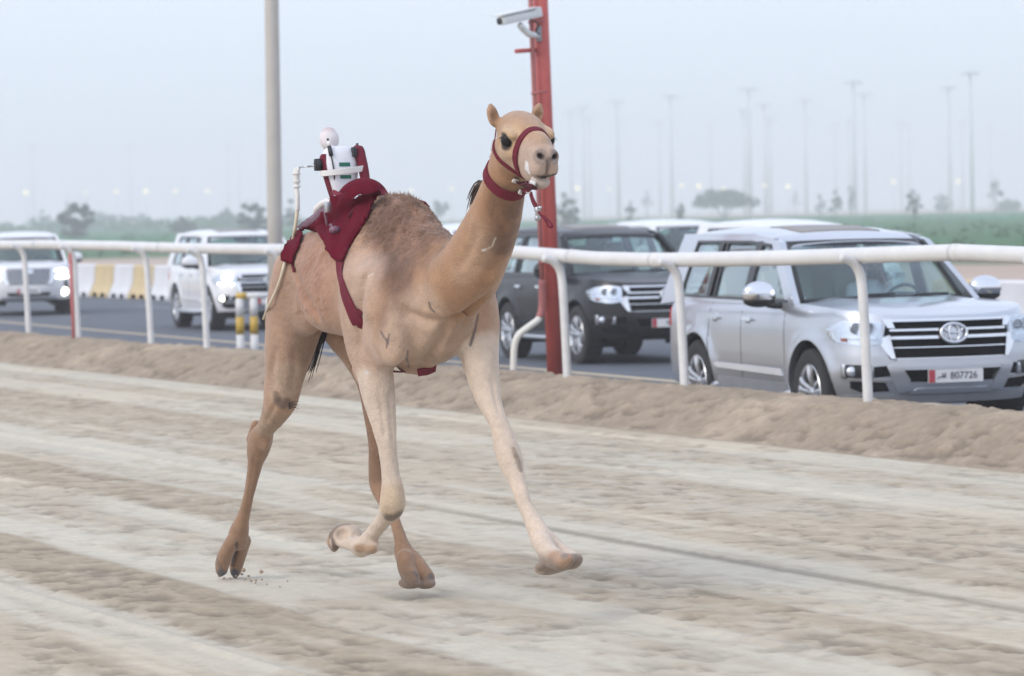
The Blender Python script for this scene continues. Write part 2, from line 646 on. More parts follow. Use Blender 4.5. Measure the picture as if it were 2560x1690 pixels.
def bank_fn(t, s):
    cr = .33 + .03 * (fbm(s * .35, s * 0, oct=3, seed=70) - .5) + .03 * (fbm(s * 1.6, s * 0 + 9, oct=3, seed=71) - .5)
    up = sstep(t, 13.62, 14.50)
    dn = 1 - sstep(t, 14.75, 15.42)
    z = np.where(t < 14.6, cr * (.85 * up + .15 * np.clip((t - 13.7) / .85, 0, 1)), (cr + .17) * dn - .17)
    lump = fbm(s * 3.2, t * 4.5, oct=5, seed=72, rough=.6) - .5
    on = sstep(t, 13.72, 13.86) * dn
    fine = fbm(s * 11, t * 13, oct=4, seed=75, rough=.65) - .5
    gran = fbm(s * 7, t * 15, oct=3, seed=76) - .5
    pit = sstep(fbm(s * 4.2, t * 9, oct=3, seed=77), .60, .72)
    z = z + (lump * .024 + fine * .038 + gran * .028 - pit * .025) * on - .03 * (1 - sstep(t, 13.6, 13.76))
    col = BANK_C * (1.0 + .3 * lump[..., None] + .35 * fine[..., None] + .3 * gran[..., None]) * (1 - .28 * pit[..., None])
    pale = sstep(fbm(s * .8, t * 2, oct=3, seed=73), .5, .8)[..., None] * .25
    col = col * (1 + pale)
    return z, col

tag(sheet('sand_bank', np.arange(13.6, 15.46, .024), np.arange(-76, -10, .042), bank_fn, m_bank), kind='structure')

# far plain: one sheet that reaches the haze
def build_plain():
    xs = np.concatenate([np.linspace(-690, -160, 18), np.linspace(-150, 150, 101), np.linspace(160, 690, 18)])
    ys = np.concatenate([np.linspace(-55, 60, 24), np.geomspace(64, 2590, 150)])
    X, Y = np.meshgrid(xs, ys, indexing='ij')
    kx = X / np.maximum(Y, 30)
    near = 138 + 55 * sstep(-kx, -.05, .1)
    g = sstep(Y + (fbm(X * .03, Y * .02, oct=3, seed=80) - .5) * 90, near - 6, near + 10) * (1 - sstep(Y + (fbm(X * .01, Y * .004, oct=3, seed=81) - .5) * 500, 900, 1020))
    dry = sstep(fbm(X * .02, Y * .008, oct=4, seed=82), .5, .72)
    dry2 = sstep(fbm(X * .006, Y * .0025, oct=3, seed=83), .48, .6)
    green = np.array((.050, .175, .078)); olive = np.array((.115, .12, .065)); sand = np.array((.43, .34, .27))
    gm = green[None, None] * (1 - .55 * dry[..., None]) + olive[None, None] * .55 * dry[..., None]
    gm = gm * (1 - .3 * dry2[..., None]) + olive * .3 * dry2[..., None]
    col = sand * (.9 + .2 * fbm(X * .05, Y * .05, oct=4, seed=84)[..., None]) * (1 - g[..., None]) + gm * g[..., None]
    z = -.24 + g * .35 * fbm(X * .1, Y * .03, oct=3, seed=85) * sstep(Y, 120, 220)
    V = np.stack([X.ravel(), Y.ravel(), z.ravel()], 1)
    ni, nj = X.shape
    i, j = np.meshgrid(np.arange(ni - 1), np.arange(nj - 1), indexing='ij')
    q = (i * nj + j).ravel()
    o = np_mesh('ground', V, np.stack([q, q + nj, q + nj + 1, q + 1], 1), mat('plain_soil', (.4, .3, .2), rough=.95, attr='Col', var=.12, vscale=.35, bump=.3, bscale=3, spec=.1))
    set_attr(o, 'Col', col.reshape(-1, 3))
    tag(o, kind='structure')
build_plain()

# road beyond the bank
ROAD_Z = -.13
RD = Vector((.345, -.939, 0)).normalized()          # direction of travel
RN = Vector((-RD.y, RD.x, 0))                        # towards the barrier
R0 = Vector((.0, 51.0, 0))
def road_pt(u, v, z=ROAD_Z):
    p = R0 + RD * u + RN * v
    return Vector((p.x, p.y, z))
m_asph = mat('asphalt', (.085, .098, .118), rough=.75, var=.16, vscale=1.3, bump=.3, bscale=70)
def strip(name, u0, u1, v0, v1, z, m, n=2):
    mb = MB()
    us = np.linspace(u0, u1, n)
    mb.grid([[road_pt(u, v0, z), road_pt(u, v1, z)] for u in us])
    o = mb.build(name, m, smooth=False)
    if o.data.polygons[0].normal.z < 0:
        o.data.flip_normals()
    return tag(o, kind='structure')
strip('road', -150, 70, -3.6, 13.6, ROAD_Z, m_asph, 40)
strip('road_verge', -150, 70, 13.6, 34, ROAD_Z - .02, mat('verge_sand', (.44, .35, .285), rough=.95, var=.12, vscale=1.2, bump=.3, bscale=12), 40)
m_line_y = mat('worn_yellow_line', (.55, .45, .30), rough=.8, var=.15, vscale=5)
m_line_w = mat('worn_white_line', (.32, .34, .36), rough=.8, var=.2, vscale=3)
strip('road_edge_line', -150, 70, -.15, .03, ROAD_Z + .004, m_line_y, 40)
for k in range(16):
    strip('road_lane_line', -126 + 12 * k, -122.5 + 12 * k, 5.65, 5.8, ROAD_Z + .004, m_line_w, 4)

# ================================================================== RAIL FENCE along the bank
def rail_Y(px):
    return 15.62 / ((px - 1280) / F_PX + .41)
m_rail = mat('white_plastic_rail', (.66, .66, .65), rough=.42, var=.08, vscale=3, coat=.15)
m_post = mat('white_painted_steel', (.66, .66, .65), rough=.5, var=.09, vscale=7)
RAIL = [(-120, 612), (0, 612), (98, 611), (296, 615), (410, 619), (558, 622), (722, 624), (900, 625), (1100, 626), (1270, 629), (1376, 637), (1493, 646),
        (1640, 650), (1800, 648), (1989, 644), (2200, 637), (2391, 631), (2560, 638), (2680, 643)]
fence = thing('rail_fence', 'long white rail fence on bent posts along the sand bank of the track', 'fence', (0, 0, 0))
rail_pts = [P(x, y, rail_Y(x)) for x, y in RAIL]
rp = []
for i in range(len(rail_pts) - 1):
    for f in (0, .34, .67):
        rp.append(rail_pts[i].lerp(rail_pts[i + 1], f))
rp.append(rail_pts[-1])
MB().tube(rp, .066, n=18, sy=.85).build('rail', m_rail, fence)
for x in (98, 410, 722, 1435, 1640, 2391):           # sleeves over the joints
    y = np.interp(x, [a for a, b in RAIL], [b for a, b in RAIL])
    a, b = P(x - 9, np.interp(x - 9, [q[0] for q in RAIL], [q[1] for q in RAIL]), rail_Y(x - 9)), P(x + 9, np.interp(x + 9, [q[0] for q in RAIL], [q[1] for q in RAIL]), rail_Y(x + 9))
    MB().tube([a, b], .0695, n=18, sy=.86).build('rail_sleeve', m_rail, fence)
TN = Vector((-C225, -S225, 0))                       # towards the track
def fence_post(px, py, lean=.035):
    Y = rail_Y(px) + .1
    base = P(px, py, Y)
    zr = P(px, np.interp(px, [q[0] for q in RAIL], [q[1] for q in RAIL]), rail_Y(px)).z
    b = Vector((base.x, base.y, base.z - .18))
    L = zr - b.z
    al = RD * -.03
    pts = [b, b + Vector((0, 0, L * .35)) + TN * lean * .3 + al * .3, b + Vector((0, 0, L * .7)) + TN * lean * .7 + al * .6, b + Vector((0, 0, L - .20)) + TN * lean + al,
           b + Vector((0, 0, L - .10)) + TN * (lean + .035) + al, b + Vector((0, 0, L - .04)) + TN * (lean + .10) + al, b + Vector((0, 0, L - .01)) + TN * (lean + .19) + al]
    MB().tube(smooth_path(pts, 26), .041, n=14).build('post', m_post, fence)
for px, py in ((72, 826), (196, 835), (378, 850), (518, 866), (716, 880), (915, 897), (1188, 920), (1420, 948), (1713, 970), (2172, 1010), (2640, 1050)):
    fence_post(px, py)

# red pipe that surfaces along the crest of the bank
m_red_pipe = mat('faded_red_plastic', (.50, .07, .07), rough=.5, var=.1)
mb = MB()
pts = []
for px, py in ((1620, 976), (1690, 975), (1745, 977), (1800, 988), (1890, 996), (1960, 1007), (2060, 1014), (2170, 1015), (2270, 1021), (2350, 1028), (2480, 1036), (2540, 1043), (2620, 1050)):
    q = P(px, py, rail_Y(px) + .75)
    pts.append(q)
mb.tube(smooth_path(pts, 60), .03, n=8)
tag(mb.build('red_pipe', m_red_pipe), 'thin red pipe half buried along the crest of the sand bank', 'pipe')

# ================================================================== POLES
# red pole with its security camera
m_redp = mat('red_painted_steel', (.46, .085, .070), rough=.5, var=.12, vscale=5)
m_redp2 = mat('dusty_red_conduit', (.36, .12, .11), rough=.6, var=.15, vscale=6)
m_grey = mat('grey_metal', (.33, .34, .36), rough=.5, metal=.3)
m_cctv = mat('camera_white', (.70, .73, .72), rough=.4)
m_dark = mat('dark_plastic', (.025, .027, .03), rough=.5)
RP_Y = 38.9
pole = thing('red_pole', 'leaning red steel pole behind the rail that carries a white security camera', 'pole', P(1388, 950, RP_Y))
pl = pole.location.copy()
def loc(px, py, Y):
    return P(px, py, Y) - pl
b0, t0 = loc(1389, 975, RP_Y), loc(1351, 0, RP_Y)
top = b0 + (t0 - b0) * 1.25
MB().tube([b0, b0.lerp(top, .5), top], [.081, .079, .076], n=22).build('shaft', m_redp, pole)
c0, c1 = loc(1358, 770, RP_Y - .12), loc(1326, 0, RP_Y - .12)
cd = MB().tube([c0, c0.lerp(c1, .5), c1, c1 + (c1 - c0) * .2], .024, n=12).build('conduit', m_redp2, pole)
for f in (.15, .42, .7, .93):
    q = c0.lerp(c1, f)
    MB().tube([q + Vector((-.03, -.02, -.01)), q + Vector((.05, -.055, 0)), q + Vector((.13, -.02, .01))], .012, n=8).build('clamp', m_redp2, cd)
wp = smooth_path([loc(1284, 962, RP_Y - .25), loc(1284, 915, RP_Y - .25), loc(1286, 868, RP_Y - .25), loc(1297, 838, RP_Y - .25), loc(1325, 815, RP_Y - .22), loc(1344, 801, RP_Y - .18), loc(1351, 786, RP_Y - .15)], 40)
MB().tube(smooth_path([loc(1347, 795, RP_Y - .17), loc(1353, 780, RP_Y - .14), loc(1355, 755, RP_Y - .12), loc(1355, 700, RP_Y - .12)], 16), .036, n=14).build('pipe_sleeve', m_redp2, pole)
MB().tube(wp, .035, n=14).build('cable_pipe', mat('cream_pvc', (.74, .72, .66), rough=.4, var=.06), pole)
q0, q1 = loc(1290, 128, RP_Y - .3), loc(1346, 124, RP_Y)
MB().tube([q0, q1], .022, n=12).build('stub', m_redp, pole)
sc = thing('security_camera', 'white bullet security camera bracketed to the red pole, pointing left', 'camera', P(1330, 60, RP_Y - .2))
sl = sc.location.copy()
def sloc(px, py, dy=0.0):
    return P(px, py, RP_Y - .2 + dy) - sl
a, b = sloc(1251, 53, -.25), sloc(1338, 34, .06)
ax = (b - a).normalized()
up = Vector((0, 0, 1)); up = (up - ax * up.dot(ax)).normalized(); sd = ax.cross(up)
Mx = Matrix((ax, sd, up)).transposed()
L = (b - a).length
MB().box((a + b) / 2, (L, .12, .085), Mx, bev=.02).build('housing', m_cctv, sc, deg=40)
MB().box((a + b) / 2 + up * .062 - ax * .02, (L + .02, .145, .018), Mx, bev=.006).build('sunshield', m_cctv, sc, deg=40)
MB().box(b + up * .01, (.10, .125, .11), Mx, bev=.02).build('rear_cap', m_cctv, sc, deg=40)
MB().lathe([(0, 0), (.034, 0), (.034, .012), (.026, .014), (0, .010)], a - ax * .010, M=Matrix((sd, up, -ax)).transposed().to_3x3(), n=20).build('lens', m_dark, sc)
MB().tube(smooth_path([sloc(1300, 62, -.1), sloc(1308, 72, -.06), sloc(1325, 86, 0), sloc(1345, 88, .12)], 14), [.035] * 14, n=12).build('bracket', m_cctv, sc)
MB().box(sloc(1347, 84, .14), (.06, .06, .16), None, bev=.008).build('wall_plate', m_grey, sc)
MB().tube(smooth_path([sloc(1335, 50, .0), sloc(1346, 62, .02), sloc(1340, 78, .04), sloc(1350, 86, .08)], 14), .009, n=8).build('cable', m_dark, sc)

# beige lamp post across the road edge
m_beige = mat('beige_painted_post', (.50, .47, .42), rough=.55, var=.06, vscale=4)
LPY = 60.0
bp = P(689, 700, LPY)
lp = thing('lamp_post', 'tall beige lamp post rising out of the picture behind the rail', 'lamp post', (bp.x, bp.y, ROAD_Z))
top_p, mid = P(679, 0, LPY), P(689, 690, LPY)
dirp = (top_p - mid)
base = mid - dirp * ((mid.z - ROAD_Z) / dirp.z)
lp.location = base
MB().tube([Vector((0, 0, 0)), dirp * .5, dirp * 1.35, dirp * 2.6], [.125, .119, .112, .10], n=24).build('shaft', m_beige, lp)
MB().lathe([(0, 0), (.22, 0), (.22, .03), (.16, .035), (.15, .10), (.128, .11)], n=24).build('base_flange', m_beige, lp)
arm = [dirp * 2.55, dirp * 2.62 + Vector((.4, -.2, .1)), dirp * 2.64 + Vector((1.3, -.6, .2))]
MB().tube(smooth_path(arm, 12), .045, n=12).build('arm', m_beige, lp)
MB().box(dirp * 2.64 + Vector((1.6, -.75, .2)), (.6, .24, .12), Matrix.Rotation(-.45, 3, 'Z'), bev=.03).build('lamp_head', m_grey, lp)

# red and white marker pole beside a fence post
mp_b = P(184, 842, rail_Y(184) - .15)
mp = thing('marker_pole', 'thin red marker pole standing close against a white fence post', 'pole', mp_b)
MB().tube([Vector((0, 0, -.15)), Vector((-.01, 0, .6)), Vector((-.02, 0, 1.17))], .022, n=10).build('stake', mat('pink_red_paint', (.55, .16, .16), rough=.5), mp)

# yellow and white barrier hoops by the camel
m_yel = mat('yellow_paint', (.55, .36, .055), rough=.5, var=.1)
HB = 54.0
hp = P(618, 872, HB)
hoop = thing('bollard_barrier', 'white and yellow banded steel barrier hoop behind the sand bank', 'barrier', (hp.x, hp.y, ROAD_Z))
hl = hoop.location.copy()
for px in (601, 636, 676):
    x = P(px, 850, HB) - hl
    for z0, z1, m_ in ((0, .42, m_post), (.42, .67, m_yel), (.67, .93, m_post)):
        n_ = 'yellow_band' if m_ is m_yel else 'leg'
        MB().tube([Vector((x.x, x.y, z0)), Vector((x.x, x.y, z1))], .058 if m_ is m_post else .0595, n=16).build(n_, m_, hoop)
xa, xb = P(597, 800, HB) - hl, P(690, 800, HB) - hl
MB().tube([Vector((xa.x, xa.y, .965)), Vector((xb.x, xb.y, .965))], .045, n=14).build('top_bar', m_post, hoop)
MB().tube([Vector((xa.x - .03, xa.y, .965)), Vector((xa.x + .12, xa.y, .965))], .048, n=14).build('yellow_cap', m_yel, hoop)
MB().tube([Vector((xa.x, xa.y, .16)), Vector((xb.x, xb.y, .16))], .03, n=12).build('lower_bar', m_post, hoop)

# ================================================================== TRAFFIC BARRIER BLOCKS on the far side of the road
m_bw = mat('barrier_white', (.68, .69, .71), rough=.6, var=.06, vscale=2)
m_by = mat('barrier_yellow', (.60, .47, .25), rough=.6, var=.08, vscale=2)
B0, B1 = Vector((-10.6, 103.5, 0)), Vector((7.6, 57.2, 0))
BD = (B1 - B0).normalized(); BN = Vector((BD.y, -BD.x, 0))
def block_mesh():
    mb = MB()
    prof = [(.29, 0), (.29, .10), (.25, .16), (.13, .42), (.10, .86), (.06, .90)]
    prof = prof + [(-x, z) for x, z in prof[::-1]]
    Lh = .94
    V, Fc = [], []
    xs = [-Lh, -.61, -.60, -.20, -.19, .19, .20, .60, .61, Lh]
    G = []
    for x in xs:
        slot = .195 < abs(x) < .605
        row = []
        for y, z in prof:
            zz = z
            if slot and z < .11:
                zz = .13
            row.append((x, y, zz))
        G.append(row)
    mb.grid(G)
    k = len(prof)
    mb.F.append(tuple(range(k)))
    mb.F.append(tuple((len(xs) - 1) * k + i for i in range(k - 1, -1, -1)))
    return mb
bz = math.atan2(BD.y, BD.x)
protos = {}
def px_of(p):
    c = CAM_M.inverted() @ Vector(p)
    return CX + F_PX * c.x / -c.z
nB = int((B1 - B0).length / 1.95)
shown = []
for k in range(-6, nB + 3):
    c = B0 + BD * (1.95 * k + .6)
    if k > 10:
        c = c - BD * 1.15
    x = px_of(c)
    if 200 < x < 450 or 2400 < x < 2680:
        shown.append((k, c, x))
words_n = ['first', 'second', 'third', 'fourth', 'fifth', 'sixth', 'seventh', 'eighth', 'ninth', 'tenth', 'eleventh', 'twelfth']
left_i = right_i = 0
for k, c, x in shown:
    yel = (k % 2 == 1)
    colr = 'yellow' if yel else 'white'
    if x < 900:
        left_i += 1
        lab = '%s road barrier block, %s from the left between the two cars with lit headlights' % (colr, words_n[left_i - 1])
    else:
        right_i += 1
        lab = '%s road barrier block across the road, behind the far front corner of the silver car' % colr
    t = thing('barrier_block', lab, 'barrier', (c.x, c.y, ROAD_Z - .005), bz, 'barrier blocks lining the far side of the road')
    if yel in protos:
        o = protos[yel].copy(); link(o); o.parent = t
    else:
        o = block_mesh().build('block', m_by if yel else m_bw, t, deg=30)
        protos[yel] = o

# ================================================================== FAR TREES, SCRUB, MASTS, LAMPS
m_leaf = [mat('leaf_green', (.048, .105, .045), rough=.8, var=.35, vscale=.6), mat('leaf_dark', (.036, .070, .042), rough=.8, var=.3, vscale=.6),
          mat('leaf_olive', (.075, .095, .05), rough=.8, var=.3, vscale=.6)]
m_bark = mat('bark', (.10, .075, .055), rough=.9, var=.2)
def clump_faces(rs, C, n, r, size, flat=1.0):
    V, Fc = [], []
    for _ in range(n):
        d = rs.normal(size=3); d /= np.linalg.norm(d)
        p = np.array(C) + d * np.array(r) * (rs.uniform(.25, 1.0) ** .5)
        a = rs.normal(size=3); a /= np.linalg.norm(a)
        b = np.cross(a, rs.normal(size=3)); b /= np.linalg.norm(b)
        s = size * rs.uniform(.6, 1.4)
        k = len(V)
        V += [p - a * s, p + b * s * .6, p + a * s, p - b * s * .6]
        Fc.append((k, k + 1, k + 2, k + 3))
    return V, Fc

def tree(px, ytop, wpx, D, kind, label, seed):
    rs = np.random.default_rng(seed)
    hz = 535 - .0209 * (px - 1280)
    sc_ = D / F_PX
    H = CAM_H + (hz - ytop) * sc_ + .2
    W = wpx * sc_
    b = P(px, hz, D)
    t = thing({'acacia': 'acacia_tree', 'bush': 'bush', 'tree': 'young_tree', 'thin': 'sparse_tree'}[kind], label, 'bush' if kind == 'bush' else 'tree',
              (b.x, b.y, -.22), rs.uniform(0, 6), 'bushes and trees on the far plain')
    fol, tr = MB(), MB()
    ch = {'acacia': .55, 'bush': .02, 'tree': .25, 'thin': .4}[kind]
    if kind in ('bush', 'acacia'):
        nst = 5
        for k in range(nst):
            q = 2 * math.pi * k / nst + rs.uniform(-.3, .3)
            e = Vector((math.cos(q) * W * .3, math.sin(q) * W * .3, H * (.6 if kind == 'acacia' else .5)))
            tr.tube(smooth_path([Vector((math.cos(q) * .1, math.sin(q) * .1, 0)), e * .5 + Vector((0, 0, H * .12)), e], 6), list(np.linspace(.16, .05, 6)), n=6)
    else:
        tr.tube(smooth_path([Vector((0, 0, 0)), Vector((rs.uniform(-.1, .1), 0, H * .4)), Vector((rs.uniform(-.3, .3), .1, H * .85))], 8), list(np.linspace(.13, .03, 8)), n=6)
        for k in range(6):
            q = rs.uniform(0, 6.28); z0 = H * rs.uniform(.3, .6)
            tr.tube([Vector((0, 0, z0)), Vector((math.cos(q) * W * .35, math.sin(q) * W * .35, z0 + H * .25))], [.05, .02], n=5)
    n_cl = {'acacia': 80, 'bush': 34, 'tree': 20, 'thin': 12}[kind]
    dens = {'acacia': 46, 'bush': 56, 'tree': 44, 'thin': 16}[kind]
    for k in range(n_cl):
        q = rs.uniform(0, 2 * math.pi); rr = rs.uniform(0, 1) ** .6
        top_z = H * (1 - (.55 if kind == 'acacia' else .5) * rr ** 2 * rs.uniform(.6, 1.1))
        if kind == 'acacia':
            z = rs.uniform(H * .42, top_z)
        else:
            z = rs.uniform(H * ch, top_z)
            rr *= (.65 + .35 * math.sin(math.pi * min(1, z / H * .9 + .1)))
        c = (math.cos(q) * rr * W * .45, math.sin(q) * rr * W * .45, z)
        cr = W * (rs.uniform(.035, .085) if kind == 'acacia' else rs.uniform(.06, .14))
        V, Fc = clump_faces(rs, c, dens, (cr, cr, cr * .7), max(.14, min(.32, W * .038)))
        fol.add(V, Fc)
    if kind in ('bush', 'thin'):
        for k in range(7):                       # bare twigs that stick out of the top
            q = rs.uniform(0, 6.28); r0 = rs.uniform(0, .25) * W
            p0 = Vector((math.cos(q) * r0, math.sin(q) * r0, H * .6))
            tr.tube([p0, p0 + Vector((rs.uniform(-.5, .5), rs.uniform(-.5, .5), H * rs.uniform(.35, .5)))], [.04, .012], n=4)
    obj('crown', fol.V, fol.F, m_leaf[seed % 3], t, smooth=False)
    tr.build('trunk', m_bark, t)
    return t

TREES = [(190, 497, 105, 520, 'bush', 'rounded green bush with bare twigs on top, behind the leftmost white car', 1),
         (262, 522, 130, 1050, 'bush', 'low blue-grey bush mound just right of the twiggy green bush', 4),
         (105, 527, 70, 1150, 'bush', 'faint blue-grey bush above the roof of the leftmost white car', 7),
         (345, 533, 80, 1150, 'bush', 'faint low mound of bush in the middle between the two white cars', 10),
         (455, 545, 85, 640, 'bush', 'small dark bush over the rear roof of the white car by the beige post', 13),
         (565, 522, 80, 900, 'bush', 'pale bush behind the roof of the white car, left of the darker one', 16),
         (632, 498, 90, 560, 'bush', 'dense green bush touching the left side of the beige lamp post', 19),
         (728, 497, 50, 580, 'tree', 'small green tree between the beige lamp post and the whip', 22),
         (1100, 482, 60, 1000, 'tree', 'pale tree in the gap between the hump and the neck of the camel', 25),
         (1416, 484, 80, 560, 'bush', 'round dark green bush right beside the red pole', 2),
         (1576, 497, 34, 640, 'tree', 'short slim green tree right of the round bush by the red pole', 5),
         (1618, 474, 36, 1000, 'thin', 'pale sparse tree left of the wide acacia', 8),
         (1702, 506, 30, 640, 'bush', 'tiny green bush at the left foot of the wide acacia', 11),
         (1810, 470, 185, 880, 'acacia', 'wide flat-topped acacia, the broadest tree on the plain', 14),
         (1988, 475, 34, 1200, 'thin', 'faint thin tree right of the wide acacia', 17),
         (2052, 484, 30, 780, 'tree', 'smallest of the green trees behind the roof of the silver car', 20),
         (2089, 474, 40, 700, 'tree', 'green tree with a rounded crown behind the roof of the silver car', 23),
         (2127, 456, 24, 780, 'tree', 'slender pointed tree behind the roof of the silver car', 26),
         (2287, 468, 58, 540, 'tree', 'dense dark green tree alone above the green field, right of the silver roof', 29),
         (2356, 478, 50, 1150, 'bush', 'very faint bush right of the lone dense green tree', 32),
         (2488, 440, 66, 720, 'thin', 'sparse bare tree, rightmost and tallest of the far trees', 35),
         (2520, 500, 80, 1100, 'bush', 'very faint low bush under the sparse rightmost tree', 38)]
for a in TREES:
    tree(*a)

# scrub on the plain, too many to count
rs = np.random.default_rng(5)
sv, sf = [], []
for k in range(800):
    D = 150 * (900 / 150) ** rs.uniform(0, 1)
    kx = rs.uniform(-.15, .15)
    if D < (200 if kx < -.03 else 150):
        continue
    h = rs.uniform(.15, .5) * (1.7 if rs.uniform() < .12 else 1)
    V, Fc = clump_faces(rs, (kx * D, D, -.1 + h * .4), 16, (h * 1.3, h * 1.3, h * .6), .16 * h + .06)
    n0 = len(sv)
    sv += V
    sf += [tuple(i + n0 for i in f) for f in Fc]
for k in range(260):                                      # the low hazy belt of bushes along the far edge on the left
    D = rs.uniform(780, 1150)
    kx = rs.uniform(-.15, -.03)
    h = rs.uniform(1.2, 3.2)
    V, Fc = clump_faces(rs, (kx * D, D, -.1 + h * .4), 26, (h * 1.5, h * 1.5, h * .6), .22 * h)
    n0 = len(sv)
    sv += V
    sf += [tuple(i + n0 for i in f) for f in Fc]
o = obj('scrub', sv, sf, mat('scrub_leaf', (.075, .15, .075), rough=.85, var=.35, vscale=.3), None, smooth=False)
tag(o, 'low green scrub scattered over the field beyond the road', 'scrub', kind='stuff')

m_mast = mat('mast_steel', (.66, .68, .70), rough=.6)
m_lampglow = mat('sodium_lamp', (1, .85, .55), emit=1.3, ecol=(1.0, .80, .45))
MASTS = [(1430, 266), (1462, 252), (1477, 280), (1546, 238), (1549, 286), (1651, 291), (1681, 223), (1780, 295), (1862, 259), (1877, 205), (1870, 274), (1914, 247),
         (1929, 281), (1922, 298), (2016, 234), (2017, 285), (2090, 301), (2138, 186), (2125, 291), (2164, 219), (2254, 294), (2274, 301), (2376, 202),
         (2408, 295), (2431, 163), (2478, 305), (85, 356), (329, 355), (572, 353), (600, 357)]
order = ['first', 'second', 'third', 'fourth', 'fifth', 'sixth', 'seventh', 'eighth', 'ninth', 'tenth', 'eleventh', 'twelfth', 'thirteenth', 'fourteenth', 'fifteenth', 'sixteenth',
         'seventeenth', 'eighteenth', 'nineteenth', 'twentieth', 'twenty-first', 'twenty-second', 'twenty-third', 'twenty-fourth', 'twenty-fifth', 'twenty-sixth']
rank = {m_: i for i, m_ in enumerate(sorted([q for q in MASTS if q[0] > 1000]))}
lrank = {m_: i for i, m_ in enumerate(sorted([q for q in MASTS if q[0] < 1000]))}
proto = None
for px, yt in MASTS:
    hz = 535 - .0209 * (px - 1280)
    D = 35.0 * F_PX / (hz - yt + 1.5)
    b = P(px, hz, D)
    if px > 1000:
        h_ = 'tallest' if yt == 163 else ('tall' if yt < 240 else ('medium' if yt < 275 else 'short faint'))
        lab = '%s floodlight mast in the haze, %s from the red pole counting right' % (h_, order[rank[(px, yt)]])
    else:
        lab = 'faint floodlight mast in the haze, %s from the left edge' % order[lrank[(px, yt)]]
    loc_ = (b.x, b.y, -.24)
    if proto is None:
        t = proto = thing('floodlight_mast', lab, 'mast', loc_, 0, 'floodlight masts in the haze')
        MB().tube([Vector((0, 0, 0)), Vector((0, 0, 18)), Vector((0, 0, 35.2))], [.55, .42, .30], n=10).build('shaft', m_mast, t)
        MB().lathe([(0, 34.9), (1.9, 34.9), (2.1, 35.05), (1.9, 35.2), (0, 35.2)], n=16).build('head_frame', m_mast, t)
        mbm = MB()
        for k in range(8):
            q = k * math.pi / 4
            mbm = MB().box((math.cos(q) * 2.2, math.sin(q) * 2.2, 34.75), (.55, .55, .5), Matrix.Rotation(q, 3, 'Z'))
            mbm.build('floodlight', m_mast, t, smooth=False)
        MB().tube([Vector((0, 0, 35.2)), Vector((0, 0, 36.2))], .05, n=6).build('spike', m_mast, t)
    else:
        t = copy_tree(proto)
        t.location = loc_
        t['label'] = lab
LAMPS = [(67, 481, 1.0), (216, 480, .3), (293, 478, .6), (367, 478, 1.0), (440, 477, .6), (521, 477, .6), (1445, 470, 1.0), (1524, 472, .4), (1705, 463, .6), (1748, 465, 1.0), (1810, 471, .5),
         (1912, 463, .5), (1971, 466, .8), (2235, 453, .7), (2396, 453, .8), (1030, 474, .4), (1130, 471, .5)]
LNAME = {67: 'leftmost lit street lamp, above the leftmost white car', 216: 'dimmest lit street lamp on the left side, above the twiggy bush', 293: 'lit street lamp, third from the left edge', 367: 'bright lit street lamp, fourth from the left edge',
         440: 'lit street lamp, fifth from the left edge', 521: 'lit street lamp nearest the beige lamp post on its left', 1445: 'bright lit street lamp nearest the red pole on its right', 1524: 'dim lit street lamp, second from the red pole counting right',
         1705: 'lit street lamp, third from the red pole, left above the acacia', 1748: 'bright lit street lamp above the left half of the acacia', 1810: 'lit street lamp right above the crown of the acacia',
         1912: 'dim lit street lamp just past the right end of the acacia', 1971: 'lit orange street lamp, second past the right end of the acacia', 2235: 'lit street lamp left above the lone dense green tree',
         2396: 'rightmost lit street lamp, left of the sparse rightmost tree', 1030: 'dim lit street lamp low over the hump of the camel', 1130: 'dim lit street lamp between hump and neck of the camel'}
proto = None
for px, y, st in LAMPS:
    hz = 535 - .0209 * (px - 1280)
    D = 950.0
    zl = CAM_H + (hz - y) * D / F_PX
    b = P(px, hz, D)
    t = thing('street_lamp', LNAME[px] + ' in the haze', 'street lamp', (b.x, b.y, -.24), 0, 'lit street lamps in the haze')
    MB().tube([Vector((0, 0, 0)), Vector((0, 0, zl))], [.09, .06], n=6).build('lamp_pole', m_mast, t)
    rr = .22 + .30 * st
    MB().ell((0, -.1, zl + .15), (rr, rr, rr * .8), nu=12, nv=8).build('lamp', m_lampglow, t)

# ================================================================== HAZE
mh = bpy.data.materials.new('haze_air')
mh.use_nodes = True
t = mh.node_tree
t.nodes.clear()
ho = t.nodes.new('ShaderNodeOutputMaterial')
hv = t.nodes.new('ShaderNodeVolumePrincipled')
hv.inputs['Color'].default_value = (.95, .975, 1.0, 1)
hv.inputs['Density'].default_value = HAZE
hv.inputs['Anisotropy'].default_value = 0.1
t.links.new(hv.outputs[0], ho.inputs['Volume'])
hz_o = MB().box((0, 1270, 23.5), (1420, 2680, 49.5)).build('haze', mh, smooth=False)
tag(hz_o, 'pale dusty haze over the whole plain', 'haze', kind='stuff')
